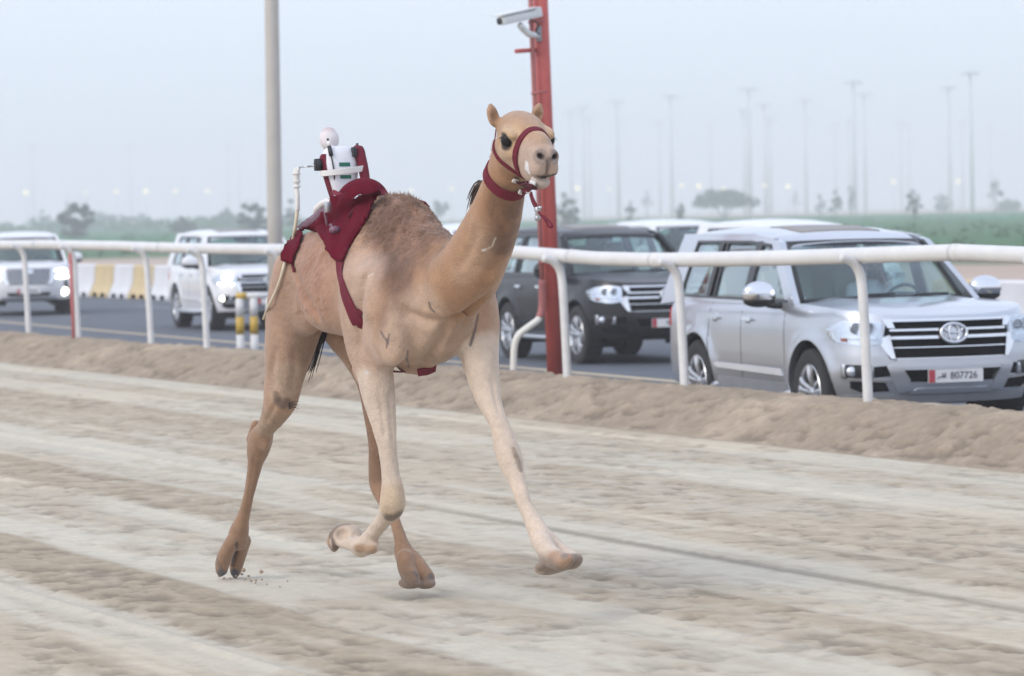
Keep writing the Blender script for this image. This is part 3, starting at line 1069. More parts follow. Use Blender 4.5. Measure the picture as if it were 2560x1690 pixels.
# ================================================================== CARS
m_matt = mat('matt_black_mesh', (.008, .009, .011), rough=.9, spec=.1)
m_chrome = mat('chrome', (.75, .77, .80), rough=.12, metal=1.0)
m_satin = mat('satin_silver', (.62, .64, .67), rough=.32, metal=.85)
m_black = mat('gloss_black_trim', (.012, .013, .015), rough=.28)
m_tyre = mat('tyre_rubber', (.030, .031, .034), rough=.85, bump=.3, bscale=60)
m_well = mat('wheel_well', (.012, .012, .014), rough=.95)
m_int = mat('beige_interior', (.46, .43, .35), rough=.85)
m_dash = mat('dark_dashboard', (.035, .04, .045), rough=.7)
m_glass = glass_mat('window_glass', (.84, .92, .88), .10)
m_wind = glass_mat('windscreen_glass', (.84, .93, .94), .03)
m_lens = glass_mat('lamp_lens', (.93, .95, .97), .03)
m_reflr = mat('lamp_reflector', (.82, .85, .9), rough=.25, metal=.7)
m_amber = mat('amber_lens', (.65, .13, .02), rough=.3)
m_redl = mat('red_tail_lens', (.50, .02, .025), rough=.25)
m_on = mat('headlight_on', (1, .96, .86), emit=7.0, ecol=(1.0, .95, .82))
m_plate = mat('number_plate_white', (.74, .74, .74), rough=.5)
m_plred = mat('number_plate_maroon', (.45, .05, .07), rough=.5)
m_print = mat('number_plate_print', (.02, .02, .025), rough=.6)
m_gap = mat('panel_gap', (.02, .02, .022), rough=.9)
m_roofglass = mat('sunroof_glass', (.24, .22, .20), rough=.45)
m_trim = mat('bright_side_trim', (.74, .75, .77), rough=.3)
PAINT = {'silver': mat('silver_paint', (.54, .575, .625), rough=.28, metal=.72, coat=.8), 'white': mat('white_paint', (.76, .77, .785), rough=.3, coat=.6),
         'black': mat('black_paint', (.009, .010, .013), rough=.35, coat=.22, spec=.3)}
m_lowgrey = mat('grey_lower_body', (.30, .31, .33), rough=.6, var=.1, vscale=4)  # darker, rougher grey for the silver car's sill and valance

OUT = np.array([(2.46, 0), (2.43, .30), (2.365, .55), (2.265, .75), (2.14, .875), (1.93, .945), (1.5, .972), (.7, .975), (-.4, .975), (-1.4, .972), (-2.0, .955),
                (-2.26, .905), (-2.40, .80), (-2.475, .55), (-2.50, .25), (-2.505, 0)])
_op = np.array([tuple(v)[:2] for v in smooth_path([(x, y, 0) for x, y in OUT], 400)])
_ol = np.concatenate([[0], np.cumsum(np.hypot(*np.diff(_op, axis=0).T))])
_on = np.gradient(_op, axis=0); _on = np.stack([-_on[:, 1], _on[:, 0]], 1); _on /= np.hypot(_on[:, 0], _on[:, 1])[:, None]
_on *= np.sign((_on * (_op - np.array((0, 0)))).sum(1))[:, None]
AXF, AXR, AXZ, R_ARCH, R_TY = 1.50, -1.35, .395, .475, .395

def inset(z, x):
    zz = [.24, .36, .46, .60, .74, .88, .98, 1.06, 1.12, 1.17, 1.24]
    si = [.085, .045, .018, .004, .0, .0, .004, .014, .03, .052, .10]
    fr = [.16, .075, .03, .0, .005, .022, .035, .055, .085, .13, .20]
    f = sstep(x, 1.85, 2.25)
    rr = [.10, .04, .01, .0, .015, .03, .035, .045, .055, .07, .12]
    r = sstep(-x, 2.15, 2.40)
    a = np.interp(z, zz, si); b = np.interp(z, zz, fr); c = np.interp(z, zz, rr)
    return a * (1 - f - r) + b * f + c * r

def flare(x, z):
    o = 0
    for ax in (AXF, AXR):
        d = math.hypot(x - ax, z - AXZ) - R_ARCH
        if z > .30:
            o += .024 * math.exp(-(max(d, 0) / .085) ** 2)
    return o

def shell(s, z, off=0.0):
    """point on the body shell; s along the plan outline (right half, y<0 mirrored later)"""
    x = np.interp(s, _ol, _op[:, 0]); y = np.interp(s, _ol, _op[:, 1])
    nx = np.interp(s, _ol, _on[:, 0]); ny = np.interp(s, _ol, _on[:, 1])
    i = -float(inset(z, x)) + flare(x, z) + off
    return Vector((x + nx * i, y + ny * i, z))

def top_z(x):
    return float(np.interp(x, [-2.52, -2.2, -1.0, .6, .95, 1.3, 1.8, 2.15, 2.35, 2.46], [1.13, 1.19, 1.195, 1.18, 1.185, 1.185, 1.165, 1.135, 1.10, 1.075]))

def bot_z(x, s):
    z = .33 if -2.0 < x < 2.0 else .36
    for ax in (AXF, AXR):
        if abs(x - ax) < R_ARCH:
            z = max(z, AXZ + math.sqrt(max(0, R_ARCH ** 2 - (x - ax) ** 2)))
    return z

def s_of_y(y, front=True):
    a = _op[:, 1]
    n = len(a)
    k = int(np.argmax(_op[:, 1]))
    return float(np.interp(abs(y), a[:k], _ol[:k])) if front else float(np.interp(abs(y), a[k:][::-1], _ol[k:][::-1]))

def s_of_x(x):
    return float(np.interp(-x, -_op[:, 0], _ol))

def front_pt(y, z, off=0.0):
    p = shell(s_of_y(y), z, off)
    return Vector((p.x, math.copysign(p.y, y) if y else 0.0, p.z))

def side_pt(x, z, side, off=0.0):
    p = shell(s_of_x(x), z, off)
    return Vector((p.x, p.y * side, p.z))

def cab_y(x, z):
    f = (z - 1.16) / .62
    return .918 - .155 * f - .035 * f * f - .03 * sstep(-x, 1.2, 2.3)

def cab_pt(x, z, side, off=0.0):
    return Vector((x, side * (float(cab_y(x, z)) + off), z))

def resample(poly, step, closed=True):
    out = []
    n = len(poly)
    for i in range(n if closed else n - 1):
        a, b = np.array(poly[i], float), np.array(poly[(i + 1) % n], float)
        m = max(1, int(np.hypot(*(b - a)) / step))
        for k in range(m):
            out.append(tuple(a + (b - a) * k / m))
    if not closed:
        out.append(tuple(poly[-1]))
    return out

def panel(mb, poly, fn, off, depth=.03, step=.06, round_=0.0):
    """a raised patch whose outline is poly in surface coordinates; fn(u, v, off) gives the point"""
    if round_:
        q = []
        n = len(poly)
        for i in range(n):
            p0, p1, p2 = np.array(poly[i - 1], float), np.array(poly[i], float), np.array(poly[(i + 1) % n], float)
            d0, d2 = p0 - p1, p2 - p1
            r0, r2 = min(round_, np.hypot(*d0) * .45), min(round_, np.hypot(*d2) * .45)
            a, c = p1 + d0 / np.hypot(*d0) * r0, p1 + d2 / np.hypot(*d2) * r2
            for t in (0, .33, .67, 1):
                q.append(tuple((1 - t) ** 2 * a + 2 * t * (1 - t) * p1 + t * t * c))
        poly = q
    pts = resample(poly, step)
    bm = bmesh.new()
    vs = [bm.verts.new((u, v, 0)) for u, v in pts]
    f = bm.faces.new(vs)
    us = [p[0] for p in pts]; vv = [p[1] for p in pts]
    for ax, lo, hi in ((0, min(us), max(us)), (1, min(vv), max(vv))):
        k = int((hi - lo) / step)
        for i in range(1, k + 1):
            c = lo + (hi - lo) * i / (k + 1)
            co, no = [0, 0, 0], [0, 0, 0]
            co[ax] = c; no[ax] = 1
            bmesh.ops.bisect_plane(bm, geom=list(bm.verts) + list(bm.edges) + list(bm.faces), plane_co=co, plane_no=no)
    bm.verts.index_update()
    bd = [(e.verts[0].index, e.verts[1].index) for e in bm.edges if e.is_boundary]
    UV = [(v.co.x, v.co.y) for v in bm.verts]
    Fc = [[v.index for v in f.verts] for f in bm.faces]
    bm.free()
    k = len(UV)
    V = [fn(u, v, off) for u, v in UV] + [fn(u, v, off - depth) for u, v in UV]
    Fc2 = Fc + [[i + k for i in f[::-1]] for f in Fc] + [(a, b, b + k, a + k) for a, b in bd]
    mb.add(V, Fc2)
    return mb

FRONT = lambda y, z, o: front_pt(y, z, o)
def SIDE(side): return lambda x, z, o: side_pt(x, z, side, o)
def CAB(side): return lambda x, z, o: cab_pt(x, z, side, o)

def wind_pt(u, v, off=0.0):
    """windscreen: u -1..1 across, v 0 (base) .. 1 (top)"""
    yb, yt = .795 * u, .67 * u
    xb, xt = 1.06 - .15 * u * u, .36 - .09 * u * u
    zb, zt = 1.215 - .02 * u * u, 1.735 - .012 * u * u
    y = yb + (yt - yb) * v; x = xb + (xt - xb) * v; z = zb + (zt - zb) * v + .02 * math.sin(math.pi * v)
    return Vector((x + off * .6, y, z + off * .8))

def roof_z(x, y):
    prof = float(np.interp(x, [-2.42, -2.3, -2.0, -1.2, -.5, .05, .38], [1.76, 1.82, 1.865, 1.885, 1.875, 1.825, 1.735]))
    q = min(1, abs(y) / .77)
    return prof - .045 * q ** 2 - .10 * max(0, q - .80) / .20 * max(0, q - .8) / .2 * .6

def wheel(car, x, side):
    c = Vector((x, side * .845, AXZ - .003))
    w_ = link(bpy.data.objects.new('wheel', None))
    w_.parent = car
    w_.location = c
    if side < 0:
        w_.rotation_euler = (0, 0, math.pi)
    # built for the +y side: +y is outwards
    prof = [(.255, -.12), (.30, -.135), (.355, -.138), (.385, -.125), (.395, -.09), (.397, 0), (.395, .09), (.385, .125), (.355, .138), (.30, .135), (.258, .125), (.255, .10)]
    mb = MB().lathe(prof, axis='Y', n=56)
    for k in range(48):                       # tread blocks
        q = 2 * math.pi * k / 48
        for yy in (-.085, -.03, .03, .085):
            q2 = q + (.03 if yy in (-.03, .085) else 0)
            mb.box((math.cos(q2) * .395, yy, math.sin(q2) * .395), (.012, .04, .036), Matrix.Rotation(-q2, 3, 'Y'))
    mb.build('tyre', m_tyre, w_, deg=40)
    rim = MB().lathe([(.262, .124), (.255, .132), (.246, .12), (.238, .06), (.232, -.10), (.262, -.12)], axis='Y', n=56)
    for k in range(5):
        for dq in (-.19, .19):
            q = 2 * math.pi * k / 5 + math.pi / 2
            a0, a1 = q + dq * 1.15, q + dq * 1.0
            p0 = Vector((math.cos(a0) * .06, .088, math.sin(a0) * .06)); p1 = Vector((math.cos(a1) * .247, .112, math.sin(a1) * .247))
            mid = p0.lerp(p1, .55) + Vector((0, .018, 0))
            rim.tube(smooth_path([p0, mid, p1], 7), [.030, .027, .025, .024, .024, .026, .03], n=8, sy=.75)
    rim.lathe([(0, .118), (.03, .118), (.045, .108), (.072, .098), (.085, .075), (.085, .02)], axis='Y', n=24)
    rim.build('rim', m_satin, w_, deg=40)
    MB().lathe([(0, .01), (.22, .01), (.235, 0), (.235, -.04), (0, -.04)], axis='Y', n=32).build('brake_disc', m_well, w_)

def person_driver(): pass

def build_suv(label, paint, loc_, phi, front='a', lights=False, plate=None, clad='silver', sunroof=True, group='cars driving along the road', mini=False, pitch=0.0):
    heading = math.atan2(-math.cos(phi), math.sin(phi))
    car = thing('parked_car' if False else 'suv_car', label, 'car', loc_, heading, group)
    pm = PAINT[paint]
    # ---- body shell (both halves in one mesh)
    mb = MB()
    ss = sorted(set(list(np.linspace(0, _ol[-1], 110)) + [s_of_x(ax + R_ARCH * math.cos(q)) for ax in (AXF, AXR) for q in np.linspace(0.02, math.pi - .02, 26)]
                    + [s_of_x(ax + d) for ax in (AXF, AXR) for d in (R_ARCH + .004, -R_ARCH - .004)]))
    nv = 26
    for side in (1, -1):
        G = []
        for s in ss:
            x = np.interp(s, _ol, _op[:, 0])
            zb, zt = bot_z(x, s), top_z(x)
            row = []
            for v in range(nv):
                f = v / (nv - 1)
                p = shell(s, zb + (zt - zb) * f)
                row.append(Vector((p.x, p.y * side, p.z)))
            # lip of the arch and sill turned inwards
            p = row[0]
            row.insert(0, Vector((p.x * .995, p.y * .93, p.z + .01)))
            G.append(row)
        mb.grid(G)
    # ---- bonnet
    xs = list(np.linspace(.92, 2.1, 16)) + list(2.1 + .30 * np.sin(np.linspace(.12, math.pi / 2, 10)))
    def edge_at(x):
        # half width of the shell's top edge at this x
        best = None
        for s in np.linspace(0, s_of_x(.7), 240):
            p = shell(s, top_z(np.interp(s, _ol, _op[:, 0])))
            if best is None or abs(p.x - x) < best[0]:
                best = (abs(p.x - x), p.y, p.z)
        return best[1], best[2]
    tips = []
    for s in np.linspace(0, s_of_x(.90), 64):
        p = shell(s, top_z(np.interp(s, _ol, _op[:, 0])))
        tips.append(p)
    G = []
    for p in tips[::-1]:
        row = []
        f = sstep(p.x, 2.36, 1.2)
        for k in range(25):
            u = -1 + 2 * k / 24
            au = abs(u)
            crown = .038 * (1 - au ** 2.4) * float(.25 + .75 * f)
            ridge = .016 * math.exp(-((au - .58) / .09) ** 2) * float(f)
            row.append(Vector((p.x, p.y * u, p.z + crown + ridge)))
        G.append(row)
    mb.grid(G)
    body = mb.build('body', pm, car, deg=38)
    # underside and cabin floor so nothing shows through
    MB().box((0, 0, .40), (4.3, 1.5, .16)).build('chassis', m_well, car)
    for ax in (AXF, AXR):
        for side in (1, -1):
            a = MB()
            G = []
            for q in np.linspace(-.35, math.pi + .35, 24):
                rr = R_ARCH + .012
                G.append([Vector((ax + rr * math.cos(q), side * .95, AXZ + rr * math.sin(q))), Vector((ax + rr * math.cos(q), side * .50, AXZ + rr * math.sin(q)))])
            a.grid(G)
            k = len(a.V)
            a.build('wheel_well', m_well, car)
        MB().box((ax, 0, .62), (.8, 1.02, .6)).build('axle_block', m_well, car)
    for ax in (AXF, AXR):
        for side in (1, -1):
            wheel(car, ax, side)
    # ---- greenhouse
    rg = MB()
    xs = np.concatenate([np.linspace(.38, -.2, 10), np.linspace(-.4, -2.1, 12), np.linspace(-2.18, -2.42, 6)])
    G = []
    for x in xs:
        row = []
        for k in range(29):
            u = -1 + 2 * k / 28
            zz = roof_z(x, .77 * u)
            wv = min(.765, float(cab_y(x, 1.79)) + .012)
            xx = x - (.055 * u * u if x > .25 else 0) + (.06 * u * u if x < -2.3 else 0)
            row.append(Vector((xx, wv * u, zz)))
        G.append(row)
    rg.grid(G, thick=(0, 0, -.035))
    rf = rg.build('roof', pm, car, deg=45)
    if sunroof:
        sm = MB()
        G = [[Vector((x, y, roof_z(x, y) + .006)) for y in np.linspace(-.40, .40, 9)] for x in np.linspace(-.02, -.80, 9)]
        sm.grid(G, thick=(0, 0, -.02))
        sm.build('sunroof', m_roofglass, rf)
    fr = MB()
    for side in (1, -1):
        cf = CAB(side)
        panel(fr, [(1.08, 1.165), (.90, 1.165), (.78, 1.235), (.14, 1.72), (-.05, 1.79), (.32, 1.735)], cf, .012, .06, .08)          # A pillar
        panel(fr, [(.14, 1.72), (.14, 1.775), (-.4, 1.815), (-2.36, 1.81), (-2.25, 1.745), (-.4, 1.745)], cf, .010, .05, .10)                                 # roof rail
        panel(fr, [(-1.99, 1.16), (-1.86, 1.75), (-2.33, 1.79), (-2.50, 1.12)], cf, .012, .07, .08)                               # D pillar
        panel(fr, [(.97, 1.155), (-2.1, 1.17), (-2.1, 1.215), (.9, 1.20)], cf, .014, .05, .12)                                   # belt
    fr.build('cabin_frame', pm, car, deg=40)
    bp = MB()
    for side in (1, -1):
        cf = CAB(side)
        panel(bp, [(-.10, 1.165), (-.24, 1.165), (-.22, 1.745), (-.09, 1.745)], cf, .011, .05, .08)
        panel(bp, [(-1.13, 1.165), (-1.23, 1.165), (-1.19, 1.745), (-1.09, 1.745)], cf, .011, .05, .08)
        panel(bp, [(-.99, 1.165), (-1.03, 1.165), (-1.02, 1.745), (-.98, 1.745)], cf, .010, .04, .08)
        panel(bp, [(.14, 1.695), (.14, 1.72), (-.4, 1.75), (-1.86, 1.75), (-1.86, 1.725), (-.4, 1.725)], cf, .011, .04, .10)
        panel(bp, [(.90, 1.19), (-2.0, 1.205), (-2.0, 1.225), (.88, 1.215)], cf, .016, .03, .12)
        panel(bp, [(-1.84, 1.74), (-1.96, 1.17), (-2.0, 1.17), (-1.88, 1.75)], cf, .014, .03, .10)
    bp.build('window_pillars', m_black, car, deg=40)
    for side in (1, -1):
        cf = CAB(side)
        for poly in ([(.84, 1.20), (-.10, 1.17), (-.09, 1.73), (.13, 1.705)], [(-.24, 1.17), (-1.0, 1.17), (-1.0, 1.73), (-.22, 1.73)], [(-1.23, 1.17), (-1.97, 1.17), (-1.86, 1.73), (-1.19, 1.73)]):
            panel(MB(), poly, cf, .002, .006, .09).build('side_window', m_glass, car)
    G = [[wind_pt(u, v) for u in np.linspace(-1, 1, 21)] for v in np.linspace(0, 1, 11)]
    MB().grid(G, thick=(-.004, 0, -.004)).build('windscreen', m_wind, car)
    sf = MB()
    for (u0, u1, v0, v1) in ((-1.03, 1.03, -.04, .035), (-1.03, 1.03, .93, 1.03), (-1.04, -.965, 0, 1), (.965, 1.04, 0, 1)):
        sf.grid([[wind_pt(u, v, .006) for u in np.linspace(u0, u1, 17)] for v in np.linspace(v0, v1, 7)], thick=(-.004, 0, -.006))
    sf.build('windscreen_seal', m_black, car)
    for sgn in (-.42, .30):
        pts = [wind_pt(sgn, -.02, .02), wind_pt(sgn + .10, .012, .028), wind_pt(sgn + .52, .035, .022)]
        MB().tube(smooth_path(pts, 10), .009, n=6).build('wiper', m_black, car)
    # cowl
    MB().grid([[Vector((1.16 - .10 * u * u, .86 * u, 1.205)) for u in np.linspace(-1, 1, 13)], [Vector((1.0 - .12 * u * u, .84 * u, 1.21)) for u in np.linspace(-1, 1, 13)]]).build('cowl', m_black, car)
    # rear window and tail
    G = [[Vector((-2.44 + .10 * v + .05 * u * u, (.80 - .10 * v) * u, 1.12 + .66 * v)) for u in np.linspace(-1, 1, 11)] for v in np.linspace(0, 1, 7)]
    MB().grid(G, thick=(.005, 0, 0)).build('rear_window', m_glass, car)
    G = [[Vector((x, u * .9, 1.13)) for u in np.linspace(-1, 1, 5)] for x in np.linspace(-2.46, -2.2, 4)]
    MB().grid(G).build('tailgate_ledge', pm, car)
    for side in (1, -1):
        panel(MB(), [(-2.12, .92), (-2.42, .90), (-2.42, 1.10), (-2.22, 1.10)], SIDE(side), .012, .03, .05, .02).build('tail_light', m_redl, car, deg=40)
    # ---- interior
    MB().box((-.75, 0, .80), (2.9, 1.62, .12)).build('cabin_floor', m_dash, car)
    MB().box((.86, 0, 1.08), (.34, 1.66, .24), Matrix.Rotation(.22, 3, 'Y'), bev=.05).build('dashboard', m_dash, car, deg=40)
    if True:
        for y in (.37, -.37):
            st = MB().box((-.18, y, .90), (.50, .50, .16), None, bev=.05).box((-.46, y, 1.16), (.14, .50, .60), Matrix.Rotation(-.22, 3, 'Y'), bev=.05)
            s_ = st.build('seat', m_int, car, deg=40)
            MB().box((-.56, y, 1.53), (.10, .27, .19), None, bev=.04).build('headrest', m_int, s_, deg=40)
        sr = MB().box((-1.10, 0, 1.0), (.50, 1.3, .16), None, bev=.05).box((-1.38, 0, 1.28), (.14, 1.35, .60), Matrix.Rotation(-.22, 3, 'Y'), bev=.05).build('rear_seat', m_int, car, deg=40)
        for y in (.42, -.42):
            MB().box((-1.48, y, 1.62), (.10, .25, .17), None, bev=.04).build('headrest', m_int, sr, deg=40)
        MB().lathe([(.172 + .016 * math.cos(q), .016 * math.sin(q)) for q in np.linspace(0, 2 * math.pi, 9)], (.52, .37, 1.17), n=28, M=Matrix.Rotation(-1.05, 3, 'Y')).tube(
            [Vector((.52, .37, 1.17)), Vector((.74, .37, 1.06))], .03, n=8).build('steering_wheel', m_dash, car)
        MB().box((.06, 0, 1.68), (.03, .24, .07), None, bev=.01).build('rear_view_mirror', m_black, car)
    # ---- details on the sides
    for side in (1, -1):
        sf_ = SIDE(side)
        for x0, x1, za, zb in ((.92, .90, .40, 1.165), (-.17, -.17, .40, 1.165), (-1.02, -1.00, .83, 1.165)):
            panel(MB(), [(x0, za), (x0 + .010, za), (x1 + .010, zb), (x1, zb)], sf_, .0012, .004, .08).build('door_gap', m_gap, car)
        panel(MB(), [(-1.02, .83), (-1.01, .83), (-.90, .50), (-.885, .40), (-.90, .40)], sf_, .0012, .004, .08).build('door_gap', m_gap, car)
    for side in (1, -1):
        sf_ = SIDE(side)
        for x in (.02, -.84):
            h = panel(MB(), [(x - .11, 1.015), (x + .11, 1.01), (x + .11, 1.045), (x - .11, 1.05)], sf_, .030, .03, .03, .012).build('door_handle', m_chrome, car, deg=40)
            panel(MB(), [(x - .06, .985), (x + .06, .985), (x + .05, 1.07), (x - .05, 1.07)], sf_, .002, .003, .03, .03).build('handle_recess', pm, h)
        panel(MB(), [(.84, .525), (-.76, .55), (-.84, .58), (-.80, .60), (.80, .585)], sf_, .016, .02, .08).build('side_trim', m_trim if paint != 'black' else m_black, car, deg=40)
        panel(MB(), [(.95, .30), (-.82, .32), (-.80, .475), (.93, .46)], sf_, .006, .05, .08).build('sill', m_lowgrey if paint == 'silver' else pm, car, deg=40)
        st = MB()
        pts = [Vector((.98, side * .93, .385)), Vector((.88, side * 1.01, .345)), Vector((0, side * 1.02, .335)), Vector((-.78, side * 1.01, .345)), Vector((-.90, side * .93, .40))]
        st.tube(smooth_path(pts, 30), .032, n=10)
        st.box((0, side * .94, .345), (1.72, .13, .035), None, bev=.01)
        st.build('running_board', m_satin, car, deg=40)
        # mirror
        mm = MB()
        mm.ell((.72, side * 1.13, 1.275), (.085, .165, .115), nu=26, nv=16)
        o = mm.build('door_mirror', pm if paint != 'silver' else m_chrome, car)
        for v in o.data.vertices:
            if v.co.x < .70:
                v.co.x = .70 + (v.co.x - .70) * .15
        MB().tube(smooth_path([Vector((.76, side * .93, 1.165)), Vector((.75, side * .99, 1.165)), Vector((.73, side * 1.06, 1.18))], 8), .032, n=10).build('mirror_arm', m_black, o)
        MB().ell((.715, side * 1.13, 1.215), (.082, .158, .066), nu=20, nv=10).build('mirror_base', m_black, o)
    # ---- front end
    if front == 'a':
        g = MB()
        panel(g, [(-.56, .705), (.56, .705), (.62, .86), (.585, 1.055), (-.585, 1.055), (-.62, .86)], FRONT, .004, .02, .06, .02)
        gr = g.build('grille', m_matt, car, deg=30)
        for z0, z1, hw in ((1.037, 1.060, .59), (.954, .973, .56), (.884, .910, .57), (.806, .815, .545), (.712, .719, .52)):
            panel(MB(), [(-hw, z0), (hw, z0), (hw, z1), (-hw, z1)], FRONT, .034 if z1 - z0 > .02 else .022, .03, .06).build('grille_bar', m_chrome, gr, deg=40)
        for side in (1, -1):
            c = lambda pts: [(side * y, z) for y, z in pts]
            panel(MB(), c([(.575, .985), (.62, 1.062), (.545, 1.065), (.515, .98)]), FRONT, .042, .04, .04).build('grille_frame', m_chrome, gr, deg=40)
            panel(MB(), c([(.56, .925), (.66, .885), (.61, .80), (.55, .715), (.515, .715)]), FRONT, .040, .04, .04).build('grille_frame', m_chrome, gr, deg=40)
            panel(MB(), c([(.67, .885), (.67, .912), (.90, .925), (.90, .90)]), FRONT, .030, .02, .04).build('lamp_bar', m_chrome, gr, deg=40)
            # headlight: bright tray behind a clear lens
            hl = panel(MB(), c([(.615, .845), (.625, 1.045), (.78, 1.065), (.925, 1.045), (.948, .98), (.93, .86), (.78, .822)]), FRONT, .006, .02, .04, .03).build('headlight', m_reflr, car, deg=40)
            for yy, zz, r in ((.725, .985, .042), (.83, .985, .045)):
                p = front_pt(side * yy, zz, .012)
                MB().lathe([(0, .004), (r * .45, .02), (r * .8, .016), (r, .004), (r, -.02)], p, axis='X', n=20).build('lamp_bowl', (m_on if lights else m_grey), hl)
                MB().lathe([(r * 1.02, -.01), (r * 1.18, .016), (r * 1.18, .022), (r * 1.0, .022)], p, axis='X', n=20).build('lamp_ring', m_chrome, hl)
            panel(MB(), c([(.875, .865), (.905, .87), (.908, .915), (.88, .915)]), FRONT, .014, .02, .03).build('indicator', m_amber, hl)
            if lights:
                panel(MB(), c([(.66, .855), (.90, .868), (.90, .892), (.67, .88)]), FRONT, .036, .02, .04).build('day_light', m_on, hl)
            panel(MB(), c([(.615, .845), (.625, 1.045), (.78, 1.065), (.925, 1.045), (.948, .98), (.93, .86), (.78, .822)]), FRONT, .050, .004, .04, .03).build('lens', m_lens, hl)
            # bumper: lamp niche, vents
            fo = panel(MB(), c([(.70, .535), (.70, .66), (.885, .665), (.895, .55)]), FRONT, .003, .02, .04, .015).build('fog_light', m_black, car, deg=30)
            p = front_pt(side * .845, .605, .004)
            MB().lathe([(0, .02), (.036, .016), (.046, .004), (.046, -.02)], p, axis='X', n=18).build('bulb', m_on if lights else m_reflr, fo)
            panel(MB(), c([(.70, .545), (.745, .545), (.72, .645), (.70, .645)]), FRONT, .012, .02, .03).build('fin', m_satin, fo)
            panel(MB(), c([(.885, .54), (.905, .54), (.905, .67), (.885, .67)]), FRONT, .012, .02, .03).build('fin', m_satin, fo)
            panel(MB(), c([(.56, .56), (.56, .655), (.69, .645), (.69, .545)]), FRONT, .002, .02, .04).build('bumper_vent', m_matt, car, deg=30)
            panel(MB(), c([(.565, .425), (.60, .505), (.865, .52), (.87, .455), (.80, .42)]), FRONT, .004, .02, .04, .01).build('bumper_vent', m_matt, car, deg=30)
            panel(MB(), c([(.50, .415), (.585, .65), (.50, .705), (.44, .60), (.40, .535), (.385, .43)]), FRONT, .060, .07, .03).build('bumper_guard', m_satin if clad == 'silver' else m_black, car, deg=40)
            panel(MB(), c([(.515, .505), (.53, .535), (.875, .545), (.875, .522)]), FRONT, .014, .02, .05).build('bumper_lip', m_satin if clad == 'silver' else m_black, car, deg=40)
        panel(MB(), [(-.555, .640), (.555, .640), (.50, .712), (-.50, .712)], FRONT, .075, .08, .05).build('bumper_guard', m_satin if clad == 'silver' else m_black, car, deg=40)
        panel(MB(), [(-.50, .615), (.50, .615), (.55, .645), (-.55, .645)], FRONT, .055, .06, .05).build('bumper_guard', m_satin if clad == 'silver' else m_black, car, deg=40)
        panel(MB(), [(-.44, .50), (.44, .50), (.46, .64), (-.46, .64)], FRONT, .006, .02, .06, .02).build('lower_intake', m_matt, car, deg=30)
        panel(MB(), [(-.40, .40), (.40, .40), (.40, .505), (-.40, .505)], FRONT, .042, .05, .06).build('skid_plate', m_satin if clad == 'silver' else m_black, car, deg=40)
        panel(MB(), [(-.36, .425), (.36, .425), (.33, .445), (-.33, .445)], FRONT, .055, .02, .06).build('skid_ridge', m_satin if clad == 'silver' else m_black, car, deg=40)
        if paint == 'silver':
            panel(MB(), [(-.93, .315), (.93, .315), (.915, .395), (-.915, .395)], FRONT, .006, .03, .06).build('lower_valance', m_lowgrey, car, deg=40)
        # emblem of three ellipses
        em = MB()
        def ring(cy, cz, ry, rz, th):
            pts = [front_pt(cy + ry * math.cos(q), cz + rz * math.sin(q), .062) for q in np.linspace(0, 2 * math.pi, 33)]
            em.tube(pts, th, n=8, cap=False)
        ring(0, .930, .120, .082, .014)
        ring(0, .930, .046, .078, .009)
        ring(0, .966, .082, .036, .009)
        eo = em.build('emblem', m_chrome, gr)
        pts = [(.118 * math.cos(q), .930 + .080 * math.sin(q)) for q in np.linspace(0, 2 * math.pi, 29)[:-1]]
        panel(MB(), pts, FRONT, .050, .03, .05).build('emblem_back', m_satin, eo)
    else:
        g = panel(MB(), [(-.43, .70), (.43, .70), (.50, .82), (.52, 1.06), (-.52, 1.06), (-.50, .82)], FRONT, .006, .02, .06, .02)
        gr = g.build('grille', mat('dark_grille', (.06, .065, .08), rough=.4), car, deg=30)
        for z in (1.035, .985, .935, .885, .835, .785, .735):
            hw = .50 if z > .85 else .45
            panel(MB(), [(-hw, z), (hw, z), (hw, z + .013), (-hw, z + .013)], FRONT, .022, .02, .06).build('grille_bar', m_chrome, gr, deg=40)
        panel(MB(), [(-.10, .94), (.10, .94), (.10, 1.03), (-.10, 1.03)], FRONT, .045, .03, .05, .03).build('emblem', m_chrome, gr, deg=40)
        for side in (1, -1):
            c = lambda pts: [(side * y, z) for y, z in pts]
            panel(MB(), c([(.50, 1.07), (.57, 1.07), (.585, .86), (.50, .70), (.40, .685), (.47, .82)]), FRONT, .036, .03, .04).build('grille_frame', m_chrome, gr, deg=40)
            hl = panel(MB(), c([(.60, .83), (.605, 1.02), (.86, 1.05), (.925, .90), (.90, .82), (.74, .81)]), FRONT, .006, .02, .04, .03).build('headlight', m_reflr, car, deg=40)
            panel(MB(), c([(.615, .985), (.615, 1.02), (.85, 1.045), (.89, .95), (.86, .945), (.82, .99)]), FRONT, .022, .02, .03).build('day_light', m_on, hl)
            panel(MB(), c([(.61, .835), (.62, .875), (.89, .885), (.89, .84), (.74, .82)]), FRONT, .022, .02, .03).build('day_light', m_on, hl)
            fo = panel(MB(), c([(.80, .55), (.80, .78), (.875, .78), (.905, .55)]), FRONT, .003, .02, .04, .015).build('fog_light', m_black, car, deg=30)
            p = front_pt(side * .80, .53, .010)
            MB().lathe([(0, .03), (.06, .026), (.085, .01), (.085, -.02)], p, axis='X', n=20).build('bulb', m_on, fo)
        panel(MB(), [(-.46, .44), (.46, .44), (.50, .52), (-.50, .52)], FRONT, .006, .02, .06, .02).build('lower_intake', m_matt, car, deg=30)
        panel(MB(), [(-.62, .37), (.62, .37), (.62, .42), (-.62, .42)], FRONT, .03, .04, .06).build('skid_plate', m_satin, car, deg=40)
    # number plate
    pz = .555
